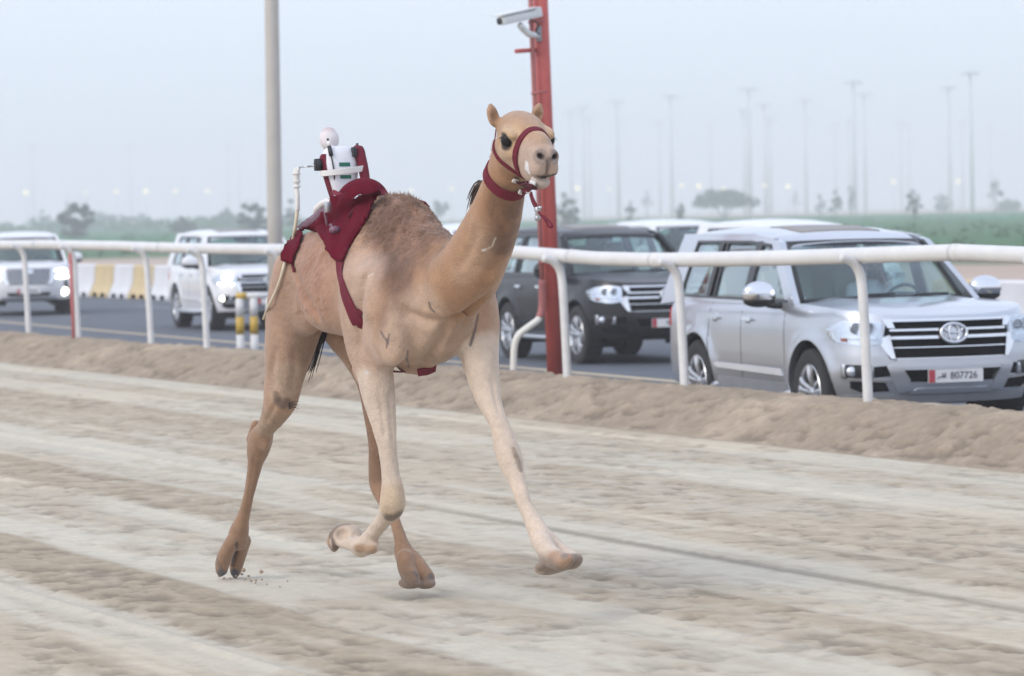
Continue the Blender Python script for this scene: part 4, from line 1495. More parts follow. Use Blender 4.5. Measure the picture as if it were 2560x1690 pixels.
    pl_ = panel(MB(), [(-.262, pz - .058), (.262, pz - .058), (.262, pz + .058), (-.262, pz + .058)], lambda y, z, o: Vector((front_pt(0, pz, 0).x + o + .002, y, z)), .062, .012, .2).build('number_plate', m_plate, car, smooth=False)
    PX = front_pt(0, pz, 0).x + .066
    # the car's right (-y) is on the left in the picture
    xb = MB()
    ser = [(-.259, pz - .055), (-.205, pz - .055)] + [(-.205 + (.010 if k % 2 else 0), pz - .055 + .11 * k / 10) for k in range(1, 10)] + [(-.205, pz + .055), (-.259, pz + .055)]
    panel(xb, ser, lambda y, z, o: Vector((PX + o, y, z)), .0015, .002, .5).build('plate_band', m_plred, pl_, smooth=False)
    if plate:
        cu = bpy.data.curves.new('plate_number', 'FONT')
        cu.body = plate
        cu.size = .088
        cu.extrude = .0008
        cu.offset = -.0005
        cu.align_x = 'CENTER'
        cu.align_y = 'CENTER'
        tmp = bpy.data.objects.new('plate_number_tmp', cu)
        link(tmp)
        me = bpy.data.meshes.new_from_object(tmp.evaluated_get(bpy.context.evaluated_depsgraph_get()))
        bpy.data.objects.remove(tmp)
        me.materials.clear(); me.materials.append(m_print)
        to = link(bpy.data.objects.new('plate_number', me))
        to.parent = pl_
        to.matrix_local = Matrix.Translation((PX + .002, .075, pz)) @ Matrix(((0, 0, 1, 0), (1, 0, 0, 0), (0, 1, 0, 0), (0, 0, 0, 1)))
        ab = MB()                                  # the small arabic country name, drawn as pen strokes
        def stroke(pts, r=.0035):
            ab.tube(smooth_path([Vector((PX + .003, y, z)) for y, z in pts], 12), r, n=6)
        y0 = -.135
        stroke([(y0 - .045, pz - .022), (y0 - .034, pz - .016), (y0 - .026, pz - .004), (y0 - .012, pz - .008), (y0, pz - .010), (y0 + .012, pz - .006), (y0 + .016, pz + .006), (y0 + .008, pz + .008), (y0 + .006, pz - .004), (y0 + .022, pz - .010), (y0 + .034, pz - .008)])
        stroke([(y0 + .030, pz - .008), (y0 + .036, pz + .006), (y0 + .028, pz + .008), (y0 + .026, pz)])
        stroke([(y0 + .006, pz + .006), (y0 + .007, pz + .026)])
        for dy in (.024, .036):
            ab.ell((PX + .003, y0 + dy, pz + .022), (.003, .0042, .0042), nu=8, nv=6)
        ab.build('plate_script', m_print, pl_)
    else:
        panel(MB(), [(-.06, pz - .028), (.20, pz - .028), (.20, pz + .028), (-.06, pz + .028)], lambda y, z, o: Vector((PX + o, y, z)), .0012, .002, .3).build('plate_number', m_grey, pl_, smooth=False)
    car.rotation_mode = 'XYZ'
    car.rotation_euler = (0, math.radians(pitch), heading)
    return car

SIL_PHI, BLK_PHI = math.radians(17.9), math.radians(19.2)
silver = build_suv('silver four-wheel-drive car with big chrome grille and clear numbered plate, close behind the rail', 'silver', (3.12, 35.75, ROAD_Z), SIL_PHI, plate='807726', pitch=.1)
black = build_suv('black four-wheel-drive car with unlit headlights behind the red pole', 'black', (1.30, 53.2, ROAD_Z), BLK_PHI, clad='black')
white_l = build_suv('white four-wheel-drive car with headlights on, half hidden by the beige lamp post', 'white', (-5.14, 72.3, ROAD_Z), math.radians(17), lights=True)
patrol = build_suv('white car with lit angular headlights and round fog lights, leftmost of the cars', 'white', (-11.15, 87.3, ROAD_Z), math.radians(9), front='b', lights=True, sunroof=False)
car_c = build_suv('white car whose roof and windscreen show between the black car and the silver car', 'white', (3.40, 74.5, ROAD_Z), math.radians(19), sunroof=False)
car_d = build_suv('white car hidden but for its roof directly behind the silver car', 'white', (4.55, 60.5, ROAD_Z), math.radians(19), sunroof=False)
car_e = build_suv('white car mostly hidden behind the neck of the camel', 'white', (-.55, 75.0, ROAD_Z), math.radians(19), lights=True, sunroof=False)
# ================================================================== THE CAMEL
CO, CK = Vector((-.431, 18.62, .067)), .965            # where the camel runs, all four feet just off the sand
CF = Vector((.5, -math.cos(math.radians(30)), 0))
CR = Vector((-math.cos(math.radians(30)), -.5, 0))
CZ = Vector((0, 0, 1))
CM = Matrix((CF, CR, CZ)).transposed().to_4x4()          # note: left-handed axes (forward, right, up)
def cw(p):
    return CO + (CF * p[0] + CR * p[1] + CZ * p[2]) * CK
def wc(p):
    q = (Vector(p) - CO) / CK
    return Vector((q.dot(CF), q.dot(CR), q.z))
def J(px, py, b):
    """point of the camel's vertical plane at side distance b that shows at this place of the photograph"""
    o, d = ray(px, py)
    t = (b * CK - (o - CO).dot(CR)) / d.dot(CR)
    return wc(o + d * t)

HO = J(1318, 348, 0.0)                                    # between the eyes
_yaw, _pit = math.radians(23), math.radians(16)
_h = Vector((math.sin(_yaw), -math.cos(_yaw), 0))
_fa, _fb = _h.dot(CF), _h.dot(CR)
HF = Vector((_fa * math.cos(_pit), _fb * math.cos(_pit), -math.sin(_pit)))
HS = Vector((-_fb, _fa, 0)).normalized()                  # the head's right
HU = Vector((_fa * math.sin(_pit), _fb * math.sin(_pit), math.cos(_pit)))
def H(f, s, u):
    return HO + HF * f + HS * s + HU * u
HM = [HF, HS, HU]

sol = Solid((-2.25, -.56, -.10), (1.50, .56, 2.52), .007)
# trunk
sol.loft([(.42, 1.47, .04, .04), (.36, 1.47, .14, .12), (.25, 1.49, .23, .195), (.10, 1.475, .305, .26), (-.15, 1.515, .37, .30), (-.45, 1.57, .34, .325), (-.75, 1.62, .275, .315),
          (-1.0, 1.63, .24, .26), (-1.20, 1.60, .205, .195), (-1.34, 1.58, .14, .13), (-1.43, 1.57, .04, .04)], k=.05)
sol.ell((-.34, 0, 1.83), (.42, .155, .195), k=.10)
sol.ell((-.24, 0, 1.80), (.25, .15, .20), k=.08)
sol.ell((.04, 0, 1.73), (.24, .14, .14), k=.06)
sol.ell((.12, 0, 1.64), (.32, .15, .14), k=.08)
sol.ell((-1.12, 0, 1.70), (.30, .16, .13), k=.10)
sol.ell((-.60, .205, 1.50), (.27, .135, .18), k=.06)
sol.ell((-.62, -.20, 1.50), (.26, .13, .17), k=.08)
sol.ell((.10, .02, 1.30), (.20, .13, .12), k=.06)
sol.cone(J(1022, 905, 0.0), J(1062, 922, 0), .060, .036, k=.04)
# neck
nk = [(1045, 728, .15), (1105, 722, .168), (1152, 702, .174), (1184, 660, .160), (1211, 606, .147), (1236, 545, .129), (1252, 492, .114), (1265, 440, .102), (1280, 392, .100)]
sol.chain([J(x, y, 0) for x, y, r in nk], [r for x, y, r in nk], k=.035)
sol.cone(J(1148, 748, 0), J(1212, 680, 0), .10, .085, k=.03)
sol.chain([J(1085, 622, 0), J(1140, 640, 0), J(1182, 600, 0), J(1210, 525, 0)], [.08, .07, .055, .04], k=.05)

def leg(pts, k=.03):
    P_ = [J(x, y, b) for x, y, b, r in pts]
    sol.chain(P_, [r for *_, r in pts], k)
    return P_
# right hind leg
leg([(764, 690, .12, .18), (745, 760, .14, .165), (727, 850, .165, .140), (714, 925, .185, .112), (706, 975, .19, .098), (700, 1006, .19, .088), (684, 1040, .175, .066), (665, 1070, .155, .052), (652, 1096, .145, .066), (645, 1124, .142, .061), (638, 1158, .14, .042), (629, 1205, .14, .032), (619, 1250, .14, .029), (608, 1293, .14, .035), (598, 1328, .14, .053), (594, 1350, .14, .058)], .028)
sol.cone(J(640, 1062, .135), J(632, 1098, .13), .028, .036, k=.03)
sol.ell(J(662, 1104, .15), (.034, .022, .045), k=.03)
leg([(582, 1352, .180, .040), (567, 1380, .190, .041), (557, 1405, .194, .040), (554, 1424, .194, .034)], .006)
leg([(610, 1352, .100, .040), (600, 1380, .090, .040), (592, 1408, .086, .039), (589, 1426, .086, .033)], .006)
for p, q in (((553, 1424, .194), (551, 1436, .194)), ((589, 1426, .086), (588, 1439, .086))):
    sol.cone(J(*p), J(*q), .026, .016, k=.012)
# left hind leg
leg([(820, 700, -.13, .19), (868, 800, -.15, .16), (905, 880, -.165, .115), (925, 935, -.17, .090), (933, 985, -.165, .072), (940, 1057, -.155, .056), (943, 1120, -.148, .047), (944, 1180, -.144, .050), (947, 1215, -.142, .048),
     (962, 1255, -.14, .036), (985, 1297, -.14, .030), (1002, 1350, -.14, .034), (1010, 1380, -.14, .050), (1016, 1396, -.14, .054)], .04)
leg([(1012, 1395, -.11, .046), (1018, 1425, -.098, .048), (1028, 1446, -.092, .046)], .014)
leg([(1030, 1395, -.17, .044), (1052, 1424, -.182, .046), (1066, 1444, -.190, .045)], .014)
sol.ell(J(1026, 1458, -.11), (.085, .055, .030), k=.012)
sol.ell(J(1062, 1458, -.185), (.080, .050, .030), k=.012)
# right fore leg, folded
leg([(930, 700, .20, .155), (922, 790, .21, .145), (925, 870, .205, .118), (936, 925, .20, .094), (946, 986, .195, .086), (959, 1057, .185, .066), (969, 1120, .178, .048), (976, 1180, .174, .046), (981, 1225, .172, .060), (982, 1258, .17, .067), (977, 1276, .17, .058)], .05)
sol.cone(J(905, 920, .20), J(912, 945, .20), .05, .045, k=.04)
leg([(976, 1270, .17, .054), (960, 1298, .17, .042), (937, 1328, .17, .037), (913, 1356, .17, .042), (902, 1366, .17, .048)], .02)
sol.cone(J(932, 1368, .17), J(905, 1372, .17), .034, .040, k=.03)
leg([(902, 1364, .195, .040), (878, 1360, .20, .036), (856, 1352, .205, .036)], .014)
leg([(902, 1362, .145, .038), (878, 1352, .128, .034), (860, 1338, .118, .036)], .014)
sol.ell(J(866, 1338, .165), (.072, .086, .062), k=.02)
sol.chain([J(842, 1350, .20), J(836, 1362, .205), J(835, 1370, .205)], [.036, .030, .022], k=.014)
sol.chain([J(838, 1340, .115), J(832, 1354, .11), J(831, 1362, .11)], [.034, .030, .022], k=.014)
sol.ell(J(866, 1338, .165) + Vector((.072 * .80, .086 * .62, .012)), (.036, .036, .036), k=.02, sub=True)
# left fore leg, reaching forward
leg([(1160, 720, -.16, .15), (1182, 800, -.18, .135), (1196, 870, -.185, .104), (1204, 920, -.185, .088), (1218, 986, -.18, .068), (1236, 1035, -.176, .053), (1250, 1065, -.174, .050), (1266, 1118, -.172, .062), (1275, 1150, -.17, .064), (1282, 1175, -.17, .055),
     (1294, 1205, -.17, .042), (1310, 1257, -.17, .037), (1326, 1290, -.17, .040), (1344, 1325, -.17, .050), (1354, 1350, -.17, .054)], .04)
leg([(1352, 1352, -.14, .050), (1368, 1378, -.125, .050), (1388, 1398, -.115, .048), (1404, 1404, -.112, .042)], .014)
leg([(1366, 1348, -.20, .046), (1392, 1376, -.222, .048), (1418, 1396, -.235, .048), (1432, 1402, -.238, .040)], .014)
_fx = [Vector((.93, 0, .37)), Vector((0, 1, 0)), Vector((-.37, 0, .93))]
sol.ell(J(1388, 1410, -.17), (.125, .100, .040), M=_fx, k=.025)
sol.ell(J(1412, 1402, -.115), (.06, .046, .036), M=_fx, k=.012)
sol.ell(J(1432, 1402, -.225), (.06, .046, .036), M=_fx, k=.012)
# muscles and bones that read through the coat
sol.ell((-.02, .215, 1.42), (.18, .10, .26), k=.07)
sol.ell((.10, .235, 1.30), (.10, .06, .13), k=.06)
sol.ell((.15, -.17, 1.44), (.15, .09, .20), k=.07)
sol.ell((-1.0, .165, 1.52), (.21, .105, .22), k=.04)
sol.ell((-1.0, -.165, 1.52), (.21, .105, .22), k=.07)
sol.cone(J(915, 690, .30), J(930, 780, .30), .03, .03, k=.06)
# head
sol.ell(H(-.105, 0, .008), (.135, .106, .100), HM, k=.04)
sol.ell(H(-.04, 0, .045), (.11, .088, .055), HM, k=.05)
for s in (1, -1):
    sol.ell(H(-.005, s * .098, .030), (.072, .034, .030), HM, k=.025)     # brow
    sol.ell(H(-.03, s * .085, -.055), (.085, .045, .05), HM, k=.04)       # cheekbone
    sol.ell(H(-.09, s * .075, -.10), (.075, .040, .075), HM, k=.04)       # jaw angle
sol.cone(H(-.02, 0, -.012), H(.13, 0, -.014), .086, .068, k=.04)
sol.cone(H(.12, 0, -.018), H(.225, 0, -.036), .068, .060, k=.03)
sol.ell(H(.075, 0, .036), (.11, .042, .030), HM, k=.04)
sol.cone(H(-.10, 0, -.120), H(.14, 0, -.128), .060, .046, k=.05)
sol.cone(H(-.02, 0, -.08), H(.16, 0, -.07), .078, .058, k=.05)
for s in (1, -1):
    sol.ell(H(.225, s * .034, -.082), (.050, .036, .048), HM, k=.014)     # split upper lip
    sol.ell(H(.228, s * .038, -.022), (.040, .026, .028), HM, k=.02)      # nostril wing
sol.ell(H(.205, 0, -.158), (.044, .042, .026), HM, k=.018)                # lower lip
sol.cone(H(.10, 0, -.140), H(.19, 0, -.158), .042, .032, k=.03)
for s in (1, -1):
    sol.ell(H(.262, s * .034, -.020), (.034, .021, .014), [HF, (HS * .88 + HU * .48 * s).normalized(), (HU * .88 - HS * .48 * s).normalized()], k=.012, sub=True)
    sol.ell(H(.012, s * .128, -.002), (.030, .024, .024), HM, k=.014, sub=True)
sol.cone(H(.268, -.034, -.130), H(.268, .034, -.130), .015, .015, k=.012, sub=True)
sol.cone(H(.19, .075, -.128), H(.262, .036, -.130), .010, .013, k=.012, sub=True)
sol.cone(H(.19, -.075, -.128), H(.262, -.036, -.130), .010, .013, k=.012, sub=True)
sol.cone(H(.282, 0, -.035), H(.284, 0, -.115), .010, .011, k=.016, sub=True)
# ears: cupped, standing away from the poll
for s in (1, -1):
    e0, e1 = H(-.165, s * .104, .030), H(-.180, s * .128, .118)
    ax = (e1 - e0).normalized()
    ou = (HS * s - ax * ax.dot(HS * s)).normalized()
    fw = ax.cross(ou)
    fw = fw if fw.dot(HF) > 0 else -fw
    sol.ell(e0.lerp(e1, .45), (.054, .030, .025), [ax, ou, fw], k=.02)
    sol.ell(e0.lerp(e1, .55) + fw * .020, (.040, .017, .019), [ax, ou, fw], k=.008, sub=True)
    sol.cone(e0.lerp(e1, .8), e1 + ax * .010, .016, .007, k=.02)

cV, cQ = sol.mesh(2)
del sol
def loc_noise(V, s, seed):
    return fbm(V[:, 0] * s, V[:, 1] * s, V[:, 2] * s, oct=3, seed=seed) - .5
# woolly relief on hump, flank and neck base
nrm_tmp = None
a_, b_, z_ = cV[:, 0], cV[:, 1], cV[:, 2]
hump_w = sstep(z_, 1.62, 1.86) * sstep(a_, -.62, -.50) * (1 - sstep(a_, .18, .42))
flank_w = sstep(z_, 1.32, 1.42) * (1 - sstep(z_, 1.78, 1.9)) * sstep(-a_, .35, .5) * (1 - sstep(-a_, .95, 1.1)) * sstep(np.abs(b_), .12, .2)
dn = loc_noise(cV, 16, 201) * (.030 * hump_w + .018 * flank_w) + loc_noise(cV, 45, 202) * (.018 * hump_w + .012 * flank_w)
dn += loc_noise(cV, 9, 203) * .008
e1_ = cV[cQ[:, 2]] - cV[cQ[:, 0]]; e2_ = cV[cQ[:, 3]] - cV[cQ[:, 1]]
fn = np.cross(e1_, e2_)
vn = np.zeros_like(cV)
for k in range(4):
    for c in range(3):
        vn[:, c] += np.bincount(cQ[:, k], fn[:, c], len(cV))
vn /= np.maximum(np.linalg.norm(vn, axis=1), 1e-9)[:, None]
# make sure normals look outwards
if (vn[:, 2] * (z_ > 1.9)).sum() < 0:
    vn = -vn
    cQ = cQ[:, ::-1]
cV = cV + vn * dn[:, None]

# ---- folds where limbs and neck meet the trunk, tendons down the legs
_W0 = np.array([tuple(CO)]) + CK * (cV[:, :1] * np.array([tuple(CF)]) + cV[:, 1:2] * np.array([tuple(CR)]) + cV[:, 2:3] * np.array([0, 0, 1.]))
_B0 = BVHTree.FromPolygons([tuple(v) for v in _W0], [tuple(q) for q in cQ])
def crease(pts, depth, rad):
    global cV
    P3 = []
    for x, y in resample(pts, 12, closed=False):
        o, d = ray(x, y)
        h = _B0.ray_cast(o, d.normalized())
        if h[0] is not None:
            P3.append(np.array(tuple(wc(h[0]))))
    if len(P3) < 2:
        return
    n = len(P3)
    d = np.full(len(cV), 9.0); at = np.zeros(len(cV))
    for i in range(n - 1):
        p, q = P3[i], P3[i + 1]
        if np.linalg.norm(q - p) > .12:
            continue
        v = q - p
        t = np.clip(((cV - p) @ v) / max(v @ v, 1e-9), 0, 1)
        di = np.linalg.norm(cV - p - t[:, None] * v, axis=1)
        m_ = di < d
        d = np.where(m_, di, d); at = np.where(m_, (i + t) / (n - 1), at)
    amp = depth * np.exp(-(d / rad) ** 2) * sstep(at, 0, .2) * (1 - sstep(at, .8, 1))
    cV = cV - vn * amp[:, None]
crease([(985, 745), (1020, 785), (1060, 803), (1110, 808), (1160, 792), (1205, 755), (1225, 720)], .034, .030)
crease([(1120, 800), (1108, 840), (1082, 880), (1050, 925)], .036, .038)
crease([(1170, 790), (1150, 840), (1120, 880)], .020, .035)
crease([(925, 660), (903, 720), (897, 790), (897, 860), (905, 900)], .022, .026)
crease([(722, 650), (745, 710), (772, 765), (806, 808)], .030, .026)
crease([(1000, 660), (965, 740), (955, 800), (975, 850), (1010, 900)], .012, .035)
crease([(960, 640), (1010, 720), (1050, 770)], .012, .04)
crease([(985, 935), (975, 1000), (978, 1060), (985, 1130)], .007, .012)
crease([(945, 960), (955, 1030), (965, 1110)], .005, .012)
crease([(1226, 930), (1240, 1000), (1252, 1050)], .007, .012)
crease([(1288, 1195), (1305, 1245), (1322, 1290)], .004, .010)
crease([(690, 860), (680, 930), (690, 985)], .010, .022)
crease([(735, 860), (738, 930), (728, 985)], .010, .022)
crease([(640, 1120), (628, 1200), (615, 1280)], .004, .010)
crease([(1255, 600), (1238, 660), (1205, 720)], .010, .030)
crease([(1200, 560), (1175, 630), (1140, 680)], .012, .03)
crease([(690, 1005), (680, 1030), (660, 1060)], .006, .016)

# ---- coat colours of the animal, with some shading painted in
def seg_w(pts, rad, soft):
    """1 near the polyline (camel coordinates), 0 farther than rad+soft"""
    d = np.full(len(cV), 9.0)
    for i in range(len(pts) - 1):
        p, q = np.array(pts[i]), np.array(pts[i + 1])
        v = q - p
        t = np.clip(((cV - p) @ v) / max(v @ v, 1e-9), 0, 1)
        d = np.minimum(d, np.linalg.norm(cV - p - t[:, None] * v, axis=1))
    return 1 - sstep(d, rad, rad + soft)
col = np.tile(np.array((.47, .315, .215)), (len(cV), 1))
def lay(wgt, c):
    global col
    w_ = np.clip(wgt, 0, 1)[:, None]
    col = col * (1 - w_) + np.array(c) * w_
n1 = fbm(a_ * 7, b_ * 7, z_ * 7, oct=4, seed=210)
n2 = fbm(a_ * 3, b_ * 3, z_ * 3, oct=3, seed=211)
n3 = fbm(a_ * 14, b_ * 14, z_ * 5, oct=4, seed=212)
flank = sstep(z_, 1.22, 1.5) * sstep(-a_, .30, .45) * (1 - sstep(-a_, 1.15, 1.3))
lay(flank * .95, (.385, .225, .15))
lay(flank * sstep(n1, .45, .62) * .3, (.48, .31, .22))
belly = (1 - sstep(z_, 1.22, 1.48)) * sstep(z_, 1.12, 1.2) * sstep(-a_, .1, .3) * (1 - sstep(-a_, .85, 1.0))
lay(belly * .6, (.52, .36, .26))
# dark wool of the hump that runs down in front of the shoulder
hw = seg_w([(-.24, 0, 1.98), (.0, 0, 1.86), (.10, 0, 1.70)], .16, .20) * .85
lay(hw * sstep(n2 + .3 * n1, .38, .72), (.235, .135, .085))
sh = seg_w([J(975, 520, .05), J(985, 600, .18), J(985, 690, .28), J(990, 760, .30), J(978, 810, .30)], .075, .11)
lay(sh * sstep(n3 + .25 * n2, .27, .60) * .9, (.21, .125, .085))
sh2 = seg_w([J(1035, 560, .10), J(1060, 640, .20), J(1075, 710, .22)], .08, .14)
lay(sh2 * sstep(n3 + .2 * n2, .32, .68) * .75, (.28, .17, .115))
lay(seg_w([J(x, y, 0) for x, y, r in nk[2:]], .17, .12) * .85, (.43, .255, .14))
lay(seg_w([J(1250, 510, .05), J(1232, 570, .08), J(1215, 640, .10), J(1190, 720, .10)], .05, .10) * (.55 + .3 * n1), (.33, .185, .10))
lay(seg_w([J(1272, 500, 0), J(1262, 560, 0), J(1250, 600, 0)], .07, .07) * sstep(n1 + .2 * n3, .35, .7) * .8, (.16, .095, .06))
lay(seg_w([J(1215, 560, .06), J(1190, 640, .10), J(1150, 690, .14)], .03, .08) * .5, (.56, .40, .28))
_k = seg_w([(-.35, 0, 1.95), (-.1, 0, 1.88), (.12, 0, 1.72)], .2, .2)[:, None]
col = col * (1 - .10 * _k) * (1 + _k * (1.3 * (n3 - .5) + .6 * (fbm(a_ * 28, b_ * 28, z_ * 11, oct=3, seed=216) - .5))[:, None])
# shoulders, chest
lay(seg_w([J(920, 690, .28), J(915, 800, .28), J(925, 900, .26)], .07, .10) * .55, (.58, .45, .36))  # paler line painted as shading, setting the shoulder off the belly
lay(seg_w([J(1030, 790, .24), J(1010, 870, .24)], .12, .10) * .7, (.57, .43, .32))
lay(seg_w([J(1080, 900, .0), J(1130, 830, 0)], .08, .08) * .5, (.40, .30, .21))
# hind quarters
lay(seg_w([J(735, 700, .2), J(715, 900, .25)], .13, .12) * .7, (.43, .30, .215))
lay(seg_w([J(765, 760, .16), J(770, 880, .14)], .05, .07) * .6, (.31, .215, .16))
lay(seg_w([J(720, 940, .22), J(706, 985, .24)], .06, .05) * .55, (.58, .46, .35))
for pts in ([(690, 1030, .17), (650, 1100, .14), (623, 1245, .14), (596, 1348, .14), (570, 1425, .14)], [(930, 960, -.165), (940, 1057, -.155), (945, 1190, -.144), (985, 1297, -.14), (1012, 1385, -.14), (1045, 1450, -.14)]):
    lay(seg_w([J(*p) for p in pts], .09, .05) * .9, (.335, .215, .135))
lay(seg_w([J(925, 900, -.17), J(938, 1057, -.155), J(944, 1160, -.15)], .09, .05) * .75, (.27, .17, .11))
lay(seg_w([J(690, 1030, .2), J(668, 1072, .17)], .05, .04) * .5, (.46, .33, .21))
# fore legs: pale front
for pts in ([(946, 960, .195), (959, 1057, .185), (976, 1180, .174), (982, 1258, .17), (930, 1335, .17), (860, 1345, .16)],
            [(1196, 870, -.185), (1218, 986, -.18), (1250, 1065, -.174), (1275, 1150, -.17), (1310, 1257, -.17), (1354, 1350, -.17), (1390, 1390, -.17)]):
    lay(seg_w([J(*p) for p in pts], .10, .05) * .95, (.67, .565, .455))
lay(seg_w([J(930, 900, .28), J(945, 980, .27)], .04, .07) * .5, (.52, .36, .27))
lay(seg_w([J(982, 1230, .17), J(978, 1262, .2)], .05, .04) * .5, (.60, .45, .27))
lay(seg_w([J(925, 1368, .17), J(965, 1300, .12)], .02, .03) * .8, (.38, .235, .13))
# callouses, soles, toes
dark_pad = (.13, .09, .062)
lay(seg_w([J(975, 1288, .19), J(992, 1280, .16)], .024, .020) * .75, dark_pad)
lay(seg_w([J(1288, 1130, -.115), J(1296, 1160, -.11), J(1302, 1180, -.112)], .018, .012) * .85, (.22, .16, .105))
kn = seg_w([J(692, 985, .255), J(700, 1004, .27), J(715, 1010, .265)], .028, .018)

sole = (.27, .20, .15)
lay(seg_w([J(838, 1318, .11), J(826, 1335, .16), J(832, 1362, .2)], .036, .02) * .85, (.20, .145, .11))
lay(seg_w([J(1345, 1412, -.165), J(1392, 1418, -.165), J(1438, 1408, -.165)], .052, .015) * .85, sole)
lay(seg_w([J(1005, 1455, -.12), J(1060, 1462, -.16)], .036, .02) * .7, (.30, .21, .15))
lay(seg_w([J(548, 1360, .19), J(548, 1405, .20)], .018, .015) * .8, (.17, .12, .10))
lay(seg_w([J(592, 1362, .14), J(578, 1412, .13)], .014, .012) * .8, (.13, .085, .06))
for p in ((562, 1432, .178), (586, 1434, .102), (1043, 1436, -.075), (1078, 1440, -.16), (1412, 1388, -.07), (1440, 1392, -.20)):
    lay(seg_w([J(*p), J(*p)], .020, .012), (.10, .105, .12))
# head
lay(seg_w([H(-.15, 0, .02), H(.12, 0, 0)], .14, .06) * .8, (.50, .33, .20))
lay(seg_w([H(-.12, 0, .11), H(-.05, 0, .11)], .06, .06) * .5, (.46, .315, .225))
for s in (1, -1):
    lay(seg_w([H(.02, s * .115, .055), H(.06, s * .10, .02)], .03, .035) * .7, (.60, .44, .28))
    lay(seg_w([H(.0, s * .10, -.075), H(.03, s * .09, -.10)], .04, .04) * .6, (.60, .46, .32))
    lay(seg_w([H(.012, s * .122, .0), H(.014, s * .118, -.012)], .031, .014) * .97, (.045, .032, .028))
    lay(seg_w([H(.024, s * .108, -.036), H(.030, s * .10, -.055)], .006, .012) * .5, (.12, .085, .065))
    lay(seg_w([H(.250, s * .034, -.018), H(.262, s * .034, -.022)], .026, .018), (.030, .024, .024))
    lay(seg_w([H(-.175, s * .11, .09), H(-.19, s * .118, .15)], .018, .02) * .35, (.36, .24, .16))
lay(seg_w([H(.15, 0, -.06), H(.24, 0, -.09)], .085, .05) * .75, (.50, .40, .335))
lay(seg_w([H(.275, 0, -.045), H(.275, 0, -.11)], .007, .010) * .6, (.16, .125, .115))
lay(seg_w([H(.25, -.05, -.15), H(.255, .05, -.15)], .025, .02) * .5, (.50, .45, .41))
mth = seg_w([H(.262, -.034, -.130), H(.262, .034, -.130)], .016, .008)
lay(mth, (.04, .03, .03))
col = np.clip(col, 0, 1) ** 1.12 * np.array((.955, .950, .965))
col *= (.86 + .28 * n1)[:, None] * (.94 + .12 * fbm(a_ * 40, b_ * 40, z_ * 40, oct=2, seed=215))[:, None]

Vw = np.array([tuple(CO)]) + CK * (cV[:, :1] * np.array([tuple(CF)]) + cV[:, 1:2] * np.array([tuple(CR)]) + cV[:, 2:3] * np.array([0, 0, 1.]))
cQ = cQ[:, ::-1]                                          # the camel's axes are left-handed in the place
BVH = BVHTree.FromPolygons([tuple(v) for v in Vw], [tuple(q) for q in cQ])

def hit(px, py):
    o, d = ray(px, py)
    d = d.normalized()
    r = BVH.ray_cast(o, d)
    return (r[0], r[1]) if r[0] is not None else (None, None)

def mark(pts, rad, c, strength=1.0):
    """brands, scars and dried foam on the skin"""
    global col
    P3 = [hit(x, y)[0] for x, y in pts]
    P3 = [p for p in P3 if p is not None]
    P3 = [np.array(p) for p in P3]
    d = np.full(len(Vw), 9.0)
    for i in range(max(1, len(P3) - 1)):
        p, q = P3[i], P3[min(i + 1, len(P3) - 1)]
        v = q - p
        t = np.clip(((Vw - p) @ v) / max(v @ v, 1e-9), 0, 1)
        d = np.minimum(d, np.linalg.norm(Vw - p - t[:, None] * v, axis=1))
    lay((1 - sstep(d, rad * .5, rad * 1.5)) * strength, c)
ink = (.11, .085, .085)
mark([(690, 985), (694, 1000)], .016, (.14, .09, .065), .6)
mark([(696, 1004), (710, 1012), (716, 1006)], .028, (.12, .08, .06), .7)
mark([(1073, 757), (1076, 770), (1085, 779)], .007, ink, .8)
mark([(953, 830), (959, 842), (967, 850), (970, 858)], .006, ink, .75)
mark([(973, 836), (970, 850), (966, 868)], .006, ink, .75)
mark([(1019, 878), (1016, 895), (1021, 918)], .0075, ink, .85)
mark([(1195, 787), (1188, 822), (1176, 862)], .0075, ink, .85)
mark([(831, 1352), (829, 1332), (842, 1316), (866, 1309), (890, 1311), (905, 1318)], .024, (.16, .11, .08), .9)
mark([(834, 1354), (840, 1370)], .022, (.15, .10, .075), .9)
mark([(893, 1373), (932, 1375)], .026, (.35, .22, .13), .85)
mark([(1345, 1413), (1385, 1420), (1440, 1408)], .050, (.235, .175, .135), .92)
for p_ in ((1408, 1386), (1436, 1391)):
    mark([p_, (p_[0] + 3, p_[1] + 3)], .017, (.20, .18, .16), .8)
mark([(1008, 1452), (1040, 1463), (1076, 1456)], .036, (.24, .175, .13), .9)
for p_ in ((1040, 1433), (1077, 1440)):
    mark([p_, (p_[0] + 2, p_[1] + 3)], .015, (.14, .13, .125), .8)
mark([(546, 1362), (543, 1390), (549, 1416)], .013, (.17, .12, .09), .8)
mark([(592, 1360), (581, 1400), (572, 1428)], .011, (.075, .05, .04), .9)
mark([(552, 1430), (552, 1437)], .020, (.10, .10, .115), .9)
mark([(587, 1430), (587, 1438)], .020, (.10, .10, .115), .9)
mark([(1345, 385), (1352, 391)], .014, (.018, .014, .013), .95)
mark([(1382, 387), (1387, 393)], .012, (.018, .014, .013), .95)
mark([(1355, 396), (1366, 402), (1378, 397)], .012, (.22, .165, .145), .6)
mark([(1366, 402), (1367, 418), (1367, 434)], .0055, (.12, .09, .085), .8)
mark([(1342, 440), (1352, 443), (1362, 443), (1372, 440), (1384, 437), (1391, 435)], .0065, (.028, .02, .02), .95)
mark([(1284, 1122), (1290, 1140)], .012, (.30, .215, .14), .7)
mark([(1291, 1140), (1298, 1158), (1302, 1174)], .015, (.24, .18, .13), .7)
mark([(1239, 595), (1233, 608), (1232, 614)], .004, (.70, .66, .60), .6)
mark([(1230, 616), (1220, 621)], .004, (.70, .66, .60), .5)
